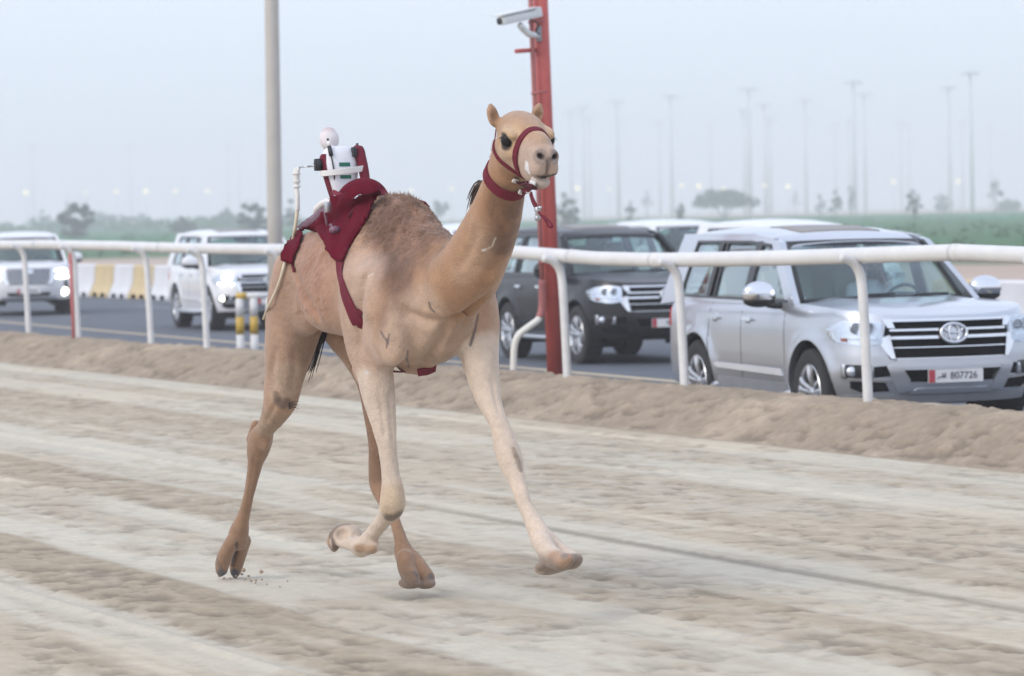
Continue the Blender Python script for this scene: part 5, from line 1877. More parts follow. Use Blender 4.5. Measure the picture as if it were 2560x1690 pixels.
mark([(1214, 624), (1207, 626)], .006, (.78, .76, .72), .7)
mark([(913, 931), (919, 932)], .008, (.62, .60, .60), .7)
mark([(921, 692), (932, 684)], .004, (.70, .62, .55), .55)
mark([(1317, 410), (1320, 420), (1321, 428)], .014, (.86, .86, .86), .95)
mark([(1316, 414), (1314, 422)], .009, (.86, .86, .86), .9)
mark([(1330, 446), (1338, 450)], .006, (.78, .77, .76), .6)

camel = thing('camel', 'tan dromedary camel in full stride with a dark woolly hump', 'camel', CO)
m_coat = mat('camel_coat', (.45, .3, .2), rough=.8, attr='Col', var=.10, vscale=22, bump=.35, bscale=95, spec=.25, sheen=.25)
body = np_mesh('body', Vw - np.array(tuple(CO)), cQ, m_coat, camel)
set_attr(body, 'Col', col)
m_eye = mat('camel_eye', (.006, .005, .004), rough=.35, coat=.08, spec=.25)
m_lash = mat('dark_lashes', (.02, .015, .012), rough=.9)
m_wool = mat('hump_wool', (.25, .145, .092), rough=.9, var=.3, vscale=30)
m_wool2 = mat('tan_wool', (.42, .275, .185), rough=.9, var=.3, vscale=30)
m_tail = mat('tail_hair', (.035, .027, .025), rough=.85)
for s in (1, -1):
    c = cw(H(.008, s * .108, -.002)) - CO
    e = MB().ell(c, (.031, .031, .031), nu=20, nv=14).build('eye', m_eye, camel)
    # lashes: a fringe over the eye
    V, Fc = [], []
    for k in range(26):
        q = -1.2 + 2.4 * k / 25
        base = H(.012 + .030 * math.sin(q), s * (.128 + .006 * math.cos(q)), .020 * math.cos(q) - .002)
        tip = base + HS * s * .012 + HF * .012 * math.sin(q) - HU * .012
        sd = HF * .0022
        n0 = len(V)
        V += [cw(base - sd) - CO, cw(base + sd) - CO, cw(tip) - CO]
        Fc.append((n0, n0 + 1, n0 + 2))
    obj('eyelashes', V, Fc, m_lash, e, smooth=False)

def hair(name, idx, lenf, m, parent, lay_dir, width=.0014, jitter=.55, seed=3):
    rs_ = np.random.default_rng(seed)
    V, Fc = [], []
    for i, L in zip(idx, lenf):
        p, nn = Vw[i], vn[i]
        nw = nn[0] * np.array(tuple(CF)) + nn[1] * np.array(tuple(CR)) + nn[2] * np.array((0, 0, 1.))
        d = nw * .65 + np.array(lay_dir) * .7 + rs_.normal(size=3) * jitter * .35
        d /= np.linalg.norm(d)
        sd = np.cross(d, rs_.normal(size=3)); sd /= np.linalg.norm(sd)
        l_ = L * rs_.uniform(.5, 1.25)
        q = p - nw * .004
        m1 = q + d * l_ * .5
        m2 = q + d * l_ + np.array(lay_dir) * l_ * .25
        n0 = len(V)
        o = np.array(tuple(CO))
        V += [q - sd * width - o, q + sd * width - o, m1 + sd * width * .6 - o, m1 - sd * width * .6 - o, m2 - o]
        Fc += [(n0, n0 + 1, n0 + 2, n0 + 3), (n0 + 3, n0 + 2, n0 + 4)]
    return obj(name, V, Fc, m, parent, smooth=False)
rs = np.random.default_rng(11)
_ci = np.array(CAM_M.inverted())
def to_px(W):
    c = W @ _ci[:3, :3].T + _ci[:3, 3]
    return CX + F_PX * c[:, 0] / -c[:, 2], CY - F_PX * c[:, 1] / -c[:, 2]
_vx, _vy = to_px(Vw)
# the saddle cloth covers this part of the back (its front edge runs down in front of the loin)
covered = (_vx < np.interp(_vy, (440, 483, 520, 550, 585, 620, 655), (970, 962, 938, 922, 905, 885, 862)) + 6) & (_vy < 650) & (a_ < -.3)
hump_w = hump_w * ~covered
flank_w = flank_w * ~covered
back_dn = tuple((CF * -.55 + Vector((0, 0, -.5))))
pr = hump_w * rs.uniform(0, 1, len(cV))
ids = np.where((hump_w > .25) & (rs.uniform(0, 1, len(cV)) < .55))[0]
ids = rs.permutation(ids)[:22000]
dk = col[ids].sum(1) < .62
hair('hump_wool', ids[dk], .012 * hump_w[ids[dk]] + .006, m_wool, camel, back_dn, seed=4)
hair('hump_wool', ids[~dk], .010 * hump_w[ids[~dk]] + .005, m_wool2, camel, back_dn, seed=5)
crest = np.where((hump_w > .5) & (np.abs(b_) < .05) & (z_ > 1.93) & (rs.uniform(0, 1, len(cV)) < .35))[0]
hair('hump_crest', crest, np.full(len(crest), .026), m_wool, camel, tuple(CF * -.4 + Vector((0, 0, .35))), seed=6)
sidew = np.where((flank_w > .5) & (rs.uniform(0, 1, len(cV)) < .10))[0][:5000]
hair('flank_wool', sidew, np.full(len(sidew), .011), m_wool2, camel, tuple(CF * -.5 + Vector((0, 0, -.6))), seed=7)

# mane tuft that blows up behind the neck, ragged nape, tail tuft
def strands(name, roots, m, parent, n, spread, seed, w0=.004):
    rs_ = np.random.default_rng(seed)
    mb = MB()
    for _ in range(n):
        off = Vector(rs_.normal(size=3)) * spread
        pts = [Vector(p) + off * (i / (len(roots) - 1)) for i, p in enumerate(roots)]
        w_ = w0 * rs_.uniform(.6, 1.3)
        mb.tube(smooth_path(pts, 7), list(np.linspace(w_, w_ * .25, 7)), n=4, cap=False)
    return mb.build(name, m, parent)
def cl(px, py, b):
    return cw(J(px, py, b)) - CO
strands('mane_tuft', [cl(1222, 470, -.06), cl(1208, 456, -.07), cl(1196, 468, -.08), cl(1190, 495, -.08), cl(1190, 515, -.07)], mat('mane_brown', (.085, .06, .048), rough=.9), camel, 60, .022, 21, .006)
strands('mane_tuft', [cl(1212, 490, -.06), cl(1192, 492, -.08), cl(1183, 512, -.08), cl(1184, 530, -.08)], mat('mane_pale', (.55, .47, .42), rough=.9), camel, 26, .018, 22, .005)
nape = MB()
for k in range(150):
    y = rs.uniform(345, 412); x = 1236 - (y - 350) * .18
    p0 = cl(x + 6, y, .05 + rs.uniform(-.02, .02)); p1 = cl(x - rs.uniform(0, 7), y + rs.uniform(2, 12), .06)
    nape.tube([p0, p0.lerp(p1, .5), p1], [.0018, .0014, .0006], n=4, cap=False)
nape.build('nape_hair', m_wool2, camel)
strands('tail', [cl(800, 800, .0), cl(812, 822, .0), cl(822, 806, -.01), cl(812, 832, 0), cl(800, 850, .01), cl(790, 880, .02), cl(775, 925, .03)], m_tail, camel, 34, .016, 23, .005)
tl = [cl(722, 650, .0), cl(742, 700, -.02), cl(775, 770, -.02), cl(800, 812, .0), cl(797, 850, .01)]
MB().tube(smooth_path(tl, 14), list(np.linspace(.03, .012, 14)), n=10).build('tail_dock', m_wool2, camel)
kh = MB()
for k in range(8):
    p0 = cl(722, 1008 + k * 2, .2); p1 = cl(740 + rs.uniform(-4, 8), 1004 + k * 3, .2)
    kh.tube([p0, p0.lerp(p1, .5) + Vector((0, 0, .006)), p1], [.002, .0016, .0008], n=4, cap=False)
kh.build('knee_hair', m_lash, camel)
# ================================================================== TACK: saddle cloth, girth, halter
m_mar = mat('maroon_cloth', (.110, .004, .016), rough=.95, var=.18, vscale=14, bump=.15, bscale=420, spec=.15)
m_mar2 = mat('maroon_webbing', (.145, .006, .022), rough=.85, var=.10, vscale=30, bump=.4, bscale=260)
m_mar3 = mat('dark_maroon_felt', (.07, .006, .016), rough=.9, var=.15, vscale=16)
m_whitefab = mat('white_fabric', (.74, .75, .78), rough=.8, var=.04, vscale=30, bump=.07, bscale=160)
m_whitepl = mat('white_plastic', (.72, .71, .68), rough=.4)
m_metal = mat('dull_buckle', (.55, .56, .58), rough=.3, metal=.9)
m_clear = mat('plum_vinyl', (.16, .075, .11), rough=.3)

def solid_sheet(name, V, Fc, m, parent, thick, normals):
    """closed cloth: the sheet and an inner copy joined along the border"""
    V = [Vector(v) for v in V]
    k = len(V)
    W = [v - Vector(n) * thick for v, n in zip(V, normals)]
    cnt = {}
    for f in Fc:
        for a, b in zip(f, f[1:] + f[:1]):
            cnt[(a, b)] = cnt.get((a, b), 0) + 1
    bd = [(a, b) for (a, b) in cnt if (b, a) not in cnt]
    F2 = [list(f) for f in Fc] + [[i + k for i in f[::-1]] for f in Fc] + [[b, a, a + k, b + k] for a, b in bd]
    mb = MB()
    mb.add(V + W, F2)
    return mb.build(name, m, parent)

def pix_mesh(poly, step=9.0):
    pts = resample(poly, step)
    bm = bmesh.new()
    bm.faces.new([bm.verts.new((u, v, 0)) for u, v in pts])
    us = [p[0] for p in pts]; vv = [p[1] for p in pts]
    for ax, lo, hi in ((0, min(us), max(us)), (1, min(vv), max(vv))):
        k = int((hi - lo) / step)
        for i in range(1, k + 1):
            co, no = [0, 0, 0], [0, 0, 0]
            co[ax] = lo + (hi - lo) * i / (k + 1); no[ax] = 1
            bmesh.ops.bisect_plane(bm, geom=list(bm.verts) + list(bm.edges) + list(bm.faces), plane_co=co, plane_no=no)
    bm.verts.index_update()
    UV = [(v.co.x, v.co.y) for v in bm.verts]
    Fc = [[v.index for v in f.verts] for f in bm.faces]
    nb = [[e.other_vert(v).index for e in v.link_edges] for v in bm.verts]
    bdry = [v.is_boundary for v in bm.verts]
    bm.free()
    return UV, Fc, nb, bdry

# pommel pad in front of the jockey: a rounded maroon dome on the back of the hump
SX = J(905, 505, 0)
padV, padF = MB(), None
TREE_SIGN = {}
def push_out(p, gap, trees=None, pull=None):
    """keep a point of cloth at least gap outside the animal (and no farther than pull)"""
    for tr in (trees or [BVH]):
        l, n, i, d = tr.find_nearest(p)
        if l is None or d > .15:
            continue
        n = n * TREE_SIGN.setdefault(id(tr), 1.0 if (lambda q: (Vector((0, 18, 6)) - q[0]).dot(q[1]) > 0)(tr.find_nearest(Vector((0, 18, 6)))) else -1.0)
        h = (p - l).dot(n)
        if h < gap:
            p = l + n * gap
        elif pull is not None and h > pull:
            p = l + n * pull
    return p

def drape(poly, off, miss_b, fold=0.0, seed=0, sm=4, trees=None):
    UV, Fc, nb, bd = pix_mesh(poly)
    Pw, Nw = [], []
    for (u, v) in UV:
        o, d = ray(u, v)
        d = d.normalized()
        best = None
        for tr in (trees or [BVH]):
            h = tr.ray_cast(o, d)
            if h[0] is not None and (best is None or (h[0] - o).length < (best[0] - o).length):
                best = h
        if best is not None and -best[1].dot(d) > .05:
            n = best[1] if best[1].dot(d) < 0 else -best[1]
            Pw.append(best[0]); Nw.append(n)
        else:
            q = cw(J(u, v, miss_b))
            Pw.append(q); Nw.append((CR + CZ * .3).normalized())
    for _ in range(sm):
        Pw = [p if not nbs else p * .5 + sum((Pw[j] for j in nbs), Vector()) / len(nbs) * .5 if not b else p for p, nbs, b in zip(Pw, nb, bd)]
        Nw = [(n + sum((Nw[j] for j in nbs), Vector()) / max(1, len(nbs))).normalized() for n, nbs in zip(Nw, nb)]
    out = []
    for (u, v), p, n in zip(UV, Pw, Nw):
        f = fold * (math.sin(u * .16 + v * .05 + seed) * .5 + .35 * math.sin(u * .62 - v * .12) + (float(fbm(np.array([u * .03]), np.array([v * .012]), oct=3, seed=300 + seed)[0]) - .5) * 2.2)
        out.append(push_out(p + n * (off + max(-off * .6, f)), off * .75, trees))
    return out, Fc, Nw

saddle = thing('saddle_cloth', 'maroon saddle cloth with a padded pommel strapped over the rump of the camel', 'saddle cloth', CO)
dome = MB()
dc = J(905, 492, 0.0)
pad_M = Matrix((CF * .94 + CZ * .28, CR, CZ * .94 - CF * .28)).transposed().to_3x3()
dome.ell(cw(dc) - CO - CZ * .035, (.165, .132, .130), pad_M, nu=36, nv=22)
do = dome.build('pommel_pad', m_mar, saddle)
domeBVH = BVHTree.FromPolygons([tuple(Vector(v) + CO) for v in dome.V], dome.F)
TREES_ = [BVH, domeBVH]
def px5(x, y): return (640 + x / 2.8, 300 + y / 2.8)
poly_main = [px5(*p) for p in [(640, 505), (700, 560), (780, 530), (890, 512), (868, 560), (832, 612), (785, 700), (740, 765), (692, 835), (655, 905), (640, 945), (618, 996), (570, 992), (545, 965), (515, 915), (482, 862), (432, 792),
                               (372, 775), (400, 740), (440, 690), (520, 640), (560, 540)]]
v_, f_, n_ = drape(poly_main, .018, .16, .017, 1, trees=TREES_)
right_main = [v - CO for v in v_]
solid_sheet('side_panel', right_main, f_, m_mar, saddle, .012, n_)
def mirror(vs, ns):
    V2, N2 = [], []
    for v, n in zip(vs, ns):
        q = wc(v + CO); q.y = -q.y
        V2.append(push_out(cw(q), .006, TREES_, .012) - CO)
        N2.append(CF * n.dot(CF) - CR * n.dot(CR) + CZ * n.z)
    return V2, N2
mv, mn = mirror(right_main, n_)
solid_sheet('side_panel', mv, [f[::-1] for f in f_], m_mar, saddle, .012, mn)
poly_flap = [px5(*p) for p in [(385, 765), (345, 800), (330, 850), (302, 915), (285, 945), (270, 1005), (236, 1006), (204, 1000), (212, 930), (236, 880), (262, 850), (290, 808), (322, 780), (360, 756)]]
v_, f_, n_ = drape(poly_flap, .026, .10, .020, 5)
fl = [v - CO for v in v_]
solid_sheet('rear_flap', fl, f_, m_mar, saddle, .010, n_)
mv, mn = mirror(fl, n_)
solid_sheet('rear_flap', mv, [f[::-1] for f in f_], m_mar, saddle, .010, mn)
poly_under = [px5(*p) for p in [(325, 765), (400, 690), (470, 640), (545, 600), (560, 640), (500, 690), (430, 735), (385, 770), (350, 775)]]
v_, f_, n_ = drape(poly_under, .030, .10, .006, 9)
solid_sheet('vinyl_pad', [v - CO for v in v_], f_, m_clear, saddle, .012, n_)

def surf_path(pts, off, trees=None, miss_b=.2, n=None):
    """points of the photograph dropped on the surface: [(position, normal)]"""
    out = []
    dens = resample(pts, 7.0, closed=False)
    for u, v in dens:
        o, d = ray(u, v); d = d.normalized()
        best = None
        for tr in (trees or [BVH]):
            h = tr.ray_cast(o, d)
            if h[0] is not None and (best is None or (h[0] - o).length < (best[0] - o).length):
                best = h
        if best is None:
            out.append((cw(J(u, v, miss_b)), CR.copy()))
        else:
            out.append((best[0], best[1] if best[1].dot(d) < 0 else -best[1]))
    return out

def ribbon(name, path, width, thick, off, m, parent, org, sm=4):
    p = [a for a, b in path]; nn = [b for a, b in path]
    for _ in range(sm):
        p = [p[0]] + [(p[i - 1] + p[i] * 2 + p[i + 1]) * .25 for i in range(1, len(p) - 1)] + [p[-1]]
        nn = [nn[0]] + [(nn[i - 1] + nn[i] * 2 + nn[i + 1]).normalized() for i in range(1, len(nn) - 1)] + [nn[-1]]
    mb = MB()
    V, Fc = [], []
    for i in range(len(p)):
        t = (p[min(i + 1, len(p) - 1)] - p[max(i - 1, 0)]).normalized()
        n = (nn[i] - t * nn[i].dot(t)).normalized()
        s = t.cross(n)
        w = width[i] if hasattr(width, '__len__') else width
        c = p[i] + n * off - org
        V += [c - s * w / 2, c - s * w * .45 + n * thick, c + s * w * .45 + n * thick, c + s * w / 2, c]
    for i in range(len(p) - 1):
        for k in range(5):
            k2 = (k + 1) % 5
            Fc.append((i * 5 + k, i * 5 + k2, (i + 1) * 5 + k2, (i + 1) * 5 + k))
    Fc += [tuple(range(5)), tuple((len(p) - 1) * 5 + k for k in (4, 3, 2, 1, 0))]
    mb.add(V, Fc)
    return mb.build(name, m, parent, deg=50)

gp = surf_path([px5(*q) for q in [(596, 960), (594, 1060), (606, 1140), (625, 1215), (655, 1290), (690, 1370), (728, 1440), (742, 1480)]], .0)
# carry the girth on round the breast, below and behind the fore legs
cur = wc(gp[-1][0])
under = []
for a, b in ((-.40, .235), (-.34, .20), (-.27, .15), (-.20, .10), (-.14, .05), (-.11, 0)):
    h = BVH.ray_cast(cw((a, b, .75)), Vector((0, 0, 1)))
    if h[0] is not None:
        under.append((h[0], Vector((0, 0, -1)) * .6 + CR * (b * 2)))
half = gp + under
other = []
for p_, n2_ in half[::-1]:
    q = wc(p_); q.y = -q.y
    other.append((cw(q), CF * n2_.dot(CF) - CR * n2_.dot(CR) + CZ * n2_.z))
ribbon('girth', half + other[1:], .064, .006, .005, m_mar2, saddle, CO, sm=4)
gp2 = surf_path([px5(*q) for q in [(712, 1330), (745, 1352)]], 0)
ribbon('girth_tab', gp2, .022, .005, .008, m_mar2, saddle, CO)
ribbon('crupper_strap', surf_path([px5(*q) for q in [(264, 985), (266, 1030), (272, 1065)]], 0), .014, .006, .006, m_mar2, saddle, CO)
ribbon('pad_roll', surf_path([px5(*q) for q in [(890, 516), (830, 520), (775, 545), (738, 580)]], 0, TREES_), .030, .022, .008, mat('pinkish_binding', (.17, .010, .032), rough=.8), saddle, CO)
ribbon('pad_roll', surf_path([px5(*q) for q in [(575, 520), (610, 535), (660, 550), (720, 575)]], 0, TREES_), .024, .020, .016, bpy.data.materials['pinkish_binding'], saddle, CO)
ribbon('tie_strap', surf_path([px5(*q) for q in [(520, 630), (535, 700), (555, 760), (572, 815)]], 0, TREES_), .016, .008, .030, m_clear, saddle, CO)
ribbon('tie_strap', surf_path([px5(*q) for q in [(725, 610), (700, 670), (680, 705)]], 0, TREES_), .014, .008, .026, m_mar3, saddle, CO)
rp_, rn_ = surf_path([px5(740, 582), px5(748, 590)], 0, TREES_)[0]
MB().lathe([(.020 + .005 * math.cos(q), .005 * math.sin(q)) for q in np.linspace(0, 2 * math.pi, 9)], rp_ + rn_ * .035 - CO, M=rn_.to_track_quat('Z', 'Y').to_matrix(), n=20).build('ring', m_metal, saddle)
rp_, rn_ = surf_path([px5(575, 800), px5(580, 805)], 0, TREES_)[0]
MB().ell(rp_ + rn_ * .03 - CO, (.030, .022, .022), nu=12, nv=8).build('knot', m_clear, saddle)
rp_, rn_ = surf_path([px5(548, 610), px5(550, 612)], 0, TREES_)[0]
MB().box(rp_ + rn_ * .035 - CO, (.03, .03, .055), rn_.to_track_quat('Y', 'Z').to_matrix(), bev=.006).build('buckle', m_metal, saddle, deg=40)

bs = [(cw(J(x, y, b)), (CF * .75 + CZ * -.45 + CR * .3).normalized()) for x, y, b in ((1044, 930, .05), (1054, 926, .03), (1066, 921, .0), (1078, 914, -.03))]
bs = [(push_out(p, .004), n) for p, n in bs]
ribbon('breast_strap', bs, .042, .007, .004, m_mar2, saddle, CO, sm=1)

# ---- halter
halter = thing('halter', 'maroon webbing halter with white buckles round the head of the camel', 'halter', CO)
def ring_path(center, u, v, n=64, a0=0.0, a1=2 * math.pi):
    """where a plane through the head cuts the skin, going round the centre (camel coordinates)"""
    out = []
    c = cw(center)
    U_, V_ = (cw(u) - cw((0, 0, 0))).normalized(), (cw(v) - cw((0, 0, 0))).normalized()
    for k in range(n + 1):
        q = a0 + (a1 - a0) * k / n
        d = U_ * math.cos(q) + V_ * math.sin(q)
        o = c + d * .45
        h = BVH.ray_cast(o, -d)
        if h[0] is not None:
            nn = h[1] if h[1].dot(d) > 0 else -h[1]
            out.append((h[0], (nn + d).normalized()))
    return out
nb_dir = (HF * .030 + HU * .215).normalized()
ribbon('noseband', ring_path(H(.072, 0, -.060), HS, nb_dir), .038, .006, .002, m_mar2, halter, CO, sm=3)
ck_dir = (HF * .80 - HU * .60).normalized()
ribbon('cheek_strap', ring_path(H(-.085, 0, -.078), HS, ck_dir), .022, .005, .003, m_mar2, halter, CO, sm=3)
col_n = (J(1268, 440, 0) - J(1240, 520, 0)).normalized()
col_v = Vector((col_n.z, 0, -col_n.x)).normalized()
tilt = (col_v + Vector((0, 0, -.42))).normalized()
ribbon('collar', ring_path(J(1266, 448, 0), Vector((0, 1, 0)), tilt), .050, .007, .003, m_mar2, halter, CO, sm=3)
def on_head(px, py):
    p, n = hit(px, py)
    if p is None:
        p = cw(J(px, py, 0)); n = CR.copy()
    return p - CO, n
chin = surf_path([(1289, 446), (1302, 456), (1320, 462), (1338, 466)], 0)
ribbon('chin_strap', chin, .034, .008, .004, m_mar3, halter, CO)
ribbon('chin_strap', surf_path([(1306, 480), (1322, 474), (1334, 462)], 0, miss_b=.02), .030, .008, .004, m_mar2, halter, CO)
for (x, y, sx, sy) in ((1287, 447, .030, .022), (1296, 478, .024, .022), (1337, 457, .034, .020), (1328, 480, .034, .018)):
    p, n = on_head(x, y)
    MB().box(p + n * .014, (sx, .012, sy), n.to_track_quat('Y', 'Z').to_matrix() @ Matrix.Rotation(-.35, 3, 'Y'), bev=.005).build('buckle', m_whitepl, halter, deg=40)
def hp(px, py, b=.05): return cw(J(px, py, b)) - CO
lead = [hp(1328, 483), hp(1333, 500), hp(1342, 518)]
pth = [(Vector(p) + CO, (CR * .8 - CF * .2)) for p in smooth_path(lead, 12)]
ribbon('lead_strap', pth, .034, .006, 0, m_mar2, halter, CO, sm=0)
MB().tube(smooth_path([hp(1343, 518), hp(1344, 530), hp(1343, 542), hp(1345, 548)], 12), [.014] * 4 + [.010] * 4 + [.014] * 4, n=10).build('clip', m_metal, halter)
MB().tube(smooth_path([hp(1340, 520), hp(1352, 519)], 6), .008, n=8).build('clip_ring', m_metal, halter)
MB().tube(smooth_path([hp(1345, 528), hp(1352, 536), hp(1362, 543), hp(1372, 552), hp(1380, 562), hp(1378, 568), hp(1371, 565), hp(1366, 555), hp(1358, 543), hp(1350, 534)], 30), .006, n=8).build('cord_loop', m_mar2, halter)

# ================================================================== ROBOT JOCKEY
RB = J(852, 500, 0.0)
jockey = thing('robot_jockey', 'small robot jockey in a white and maroon vest with whip, behind the hump', 'robot jockey', cw(RB))
JO = cw(RB)
def R(a, b, z):                                            # jockey's own axes: forward, right, up
    return (CF * a + CR * b + CZ * z)
RM = Matrix((CF, CR, CZ)).transposed()
def jp(px, py, b=0.0): return cw(J(px, py, b)) - JO
# torso
def torso_ring(z, hw, hd, lean=0.0, n=28, pw=2.8):
    row = []
    for k in range(n):
        q = 2 * math.pi * k / n
        c, s = math.cos(q), math.sin(q)
        hw_ = hw * 1.12
        row.append(R(hd * math.copysign(abs(c) ** (2 / pw), c) + lean, hw_ * math.copysign(abs(s) ** (2 / pw), s), z))
    return row
tb = MB()
G = [torso_ring(z, w_, d_, l_) for z, w_, d_, l_ in ((-.02, .046, .050, .02), (.02, .054, .058, .015), (.07, .066, .062, .01), (.13, .078, .064, .0), (.19, .082, .064, -.008), (.235, .078, .058, -.012), (.262, .060, .046, -.014), (.275, .034, .030, -.015))]
G = [r + [r[0]] for r in G]
tb.grid(G)
torso = tb.build('torso', m_whitefab, jockey)
# maroon side panels of the vest
for s in (1, -1):
    sp = MB()
    rows = []
    for z, w_, d_, l_ in ((-.01, .049, .053, .02), (.02, .056, .060, .015), (.07, .068, .064, .01), (.13, .080, .066, .0), (.19, .084, .066, -.008), (.235, .080, .060, -.012)):
        rr = torso_ring(z, w_, d_, l_, n=40)
        idx = [k % 40 for k in (range(8, 13) if s > 0 else range(28, 33))]
        rows.append([rr[k] for k in idx])
    sp.grid(rows)
    sp.build('vest_side', m_mar2, jockey)
# arms
ua = MB().tube(smooth_path([jp(886, 385, -.085), jp(896, 376, -.10), jp(902, 395, -.10), jp(909, 424, -.10), jp(916, 470, -.095)], 16), [.018, .025, .029, .030, .030, .029, .029, .028, .028, .027, .027, .026, .026, .025, .025, .025], n=16).build('left_arm', m_mar2, jockey)
MB().tube(smooth_path([jp(815, 388, .070), jp(812, 398, .074), jp(812, 410, .072), jp(816, 420, .062)], 12), [.016, .024, .027, .028, .028, .027, .026, .025, .024, .022, .02, .018], n=14).build('right_arm', m_mar2, jockey)
# head: pale round balloon-like head with a pinkish crown
hc = jp(823, 348, 0.0)
hm = MB()
hm.ell(hc, (.050, .046, .062), Matrix.Rotation(-.12, 3, 'Y'), nu=28, nv=20)
ho_ = hm.build('head', None, jockey)
hcol = np.array([(.72, .68, .69)] * len(ho_.data.vertices))
hz_ = np.array([v.co.z for v in ho_.data.vertices]) - hc.z
hcol = hcol * (1 - sstep(hz_, .022, .058)[:, None]) + np.array((.52, .42, .42)) * sstep(hz_, .022, .058)[:, None]
set_attr(ho_, 'Col', hcol)
ho_.data.materials.append(mat('pale_head', (.7, .6, .6), rough=.55, attr='Col', var=.08, vscale=30))
MB().tube([hc + Vector((0, 0, -.075)), hc + Vector((0, 0, -.045))], .026, n=14).build('neck', m_whitefab, jockey)
# antennas
def ant(name, pts, r, m): return MB().tube([Vector(p) for p in pts], r, n=10).build(name, m, jockey)
a0 = ant('radio', [jp(828, 389, .075), jp(823, 366, .075)], .011, m_dark)
ant('radio_band', [jp(823, 366, .075), jp(820.5, 353, .075)], .0085, m_whitepl)
ant('radio_tip', [jp(820.5, 353, .075), jp(819, 347, .075)], .006, m_dark)
ant('antenna', [jp(894, 378, -.10), jp(893, 358, -.10)], .0065, m_dark)
MB().box(jp(885, 380, -.06), (.03, .02, .05), RM, bev=.004).build('radio_box', m_dark, jockey, deg=40)
MB().tube(smooth_path([jp(828, 390, .07), jp(832, 410, .07), jp(836, 440, .065), jp(834, 470, .06)], 14), .0035, n=6).build('cable', m_dark, jockey)
# belt round body and arm
def around(z, hw, hd, tilt, n=48):
    out = []
    for k in range(n + 1):
        q = 2 * math.pi * k / n
        c, s = math.cos(q), math.sin(q)
        p = R(hd * c + .01, hw * s - .018, z - tilt * s)
        out.append((JO + p, R(c / hd, s / hw, 0).normalized()))
    return out
ribbon('belt', around(.150, .125, .092, .014), .030, .004, 0, m_whitepl, jockey, JO, sm=0)
# green label: two small green panels printed on the chest, above and below the belt
m_grn = mat('green_print', (.010, .135, .085), rough=.6)
def chest_patch(z0, z1, b0, b1, m, name, parent, lift=.002):
    g = MB()
    rows = []
    for z in np.linspace(z0, z1, 4):
        w_ = np.interp(z, (-.02, .02, .07, .13, .19, .235), (.046, .054, .066, .078, .082, .078)); d_ = np.interp(z, (-.02, .02, .07, .13, .19, .235), (.050, .058, .062, .064, .064, .058)); l_ = np.interp(z, (-.02, .02, .07, .13, .19, .235), (.02, .015, .01, 0, -.008, -.012))
        row = []
        for b in np.linspace(b0, b1, 6):
            x = d_ * (1 - min(.999, abs(b / w_)) ** 2.8) ** (1 / 2.8) + l_ + lift
            row.append(R(x, b, z))
        rows.append(row)
    g.grid(rows)
    return g.build(name, m, parent)
chest_patch(.170, .190, -.028, .034, m_grn, 'chest_label', torso)
chest_patch(.108, .126, -.028, .034, m_grn, 'chest_label', torso)
chest_patch(.02, .10, -.045, -.040, m_mar3, 'vest_seam', torso, .0015)
chest_patch(.02, .23, .050, .054, m_mar3, 'vest_seam', torso, .0015)
# shoulder yoke line
MB().tube(smooth_path([jp(856, 368, -.02), jp(870, 371, -.05), jp(880, 380, -.075)], 10), .003, n=6).build('collar_piping', m_mar2, jockey)
# whip motor, rod, handle and lash
wb = .12
mo = MB().lathe([(0, -.016), (.024, -.016), (.028, -.010), (.028, .010), (.024, .016), (0, .016)], jp(796, 412, .11), M=Matrix((CF, CZ, CR)).transposed(), n=18)
mo.box(jp(796, 412, .11), (.026, .042, .062), RM, bev=.006)
mob = mo.build('whip_motor', m_dark, jockey, deg=40)
MB().tube([jp(794, 413, .12), jp(770, 416, .14)], .006, n=10).tube([jp(770, 416, .14), jp(748, 418, .155)], .0035, n=8).build('drive_rod', m_metal, mob)
whip = MB()
whip.tube(smooth_path([jp(742, 470, .16), jp(744, 490, .16), jp(744, 520, .16), jp(743, 526, .16)], 10), .0115, n=12)
wo_ = whip.build('whip_handle', m_whitepl, jockey)
MB().lathe([(0, -.034), (.020, -.034), (.021, -.024), (.017, -.022), (.017, .006), (.0225, .008), (.0225, .016), (.016, .018), (.013, .040), (0, .044)], jp(741, 440, .16), n=18).lathe(
    [(.012, -.10), (.012, -.06), (.021, -.058), (.021, -.050), (.015, -.047), (.015, -.034)], jp(741, 440, .16), n=18).build('whip_socket', m_whitepl, wo_, deg=40)
MB().tube([jp(742, 437, .16), jp(748, 419, .155)], .008, n=8).build('socket_arm', m_whitepl, wo_)
la = smooth_path([jp(743, 524, .16), jp(741, 545, .165), jp(737, 575, .185), jp(730, 605, .19), jp(722, 640, .175), jp(716, 662, .20), jp(705, 700, .26), jp(690, 738, .285), jp(676, 768, .29), jp(664, 797, .29)], 60)
low = [p + n * .014 - JO for p, n in surf_path([(718, 655), (705, 700), (690, 738), (676, 768), (664, 797)], 0)]
la = smooth_path([jp(743, 524, .16), jp(741, 545, .165), jp(737, 575, .17), jp(731, 605, .165)] + low[::5] + [low[-1]], 60)
MB().tube(la, list(np.concatenate([np.full(20, .0095), np.linspace(.0095, .007, 20), np.linspace(.007, .0055, 20)])), n=10).build('whip_lash', mat('cream_cane', (.62, .56, .42), rough=.5, var=.1), wo_)
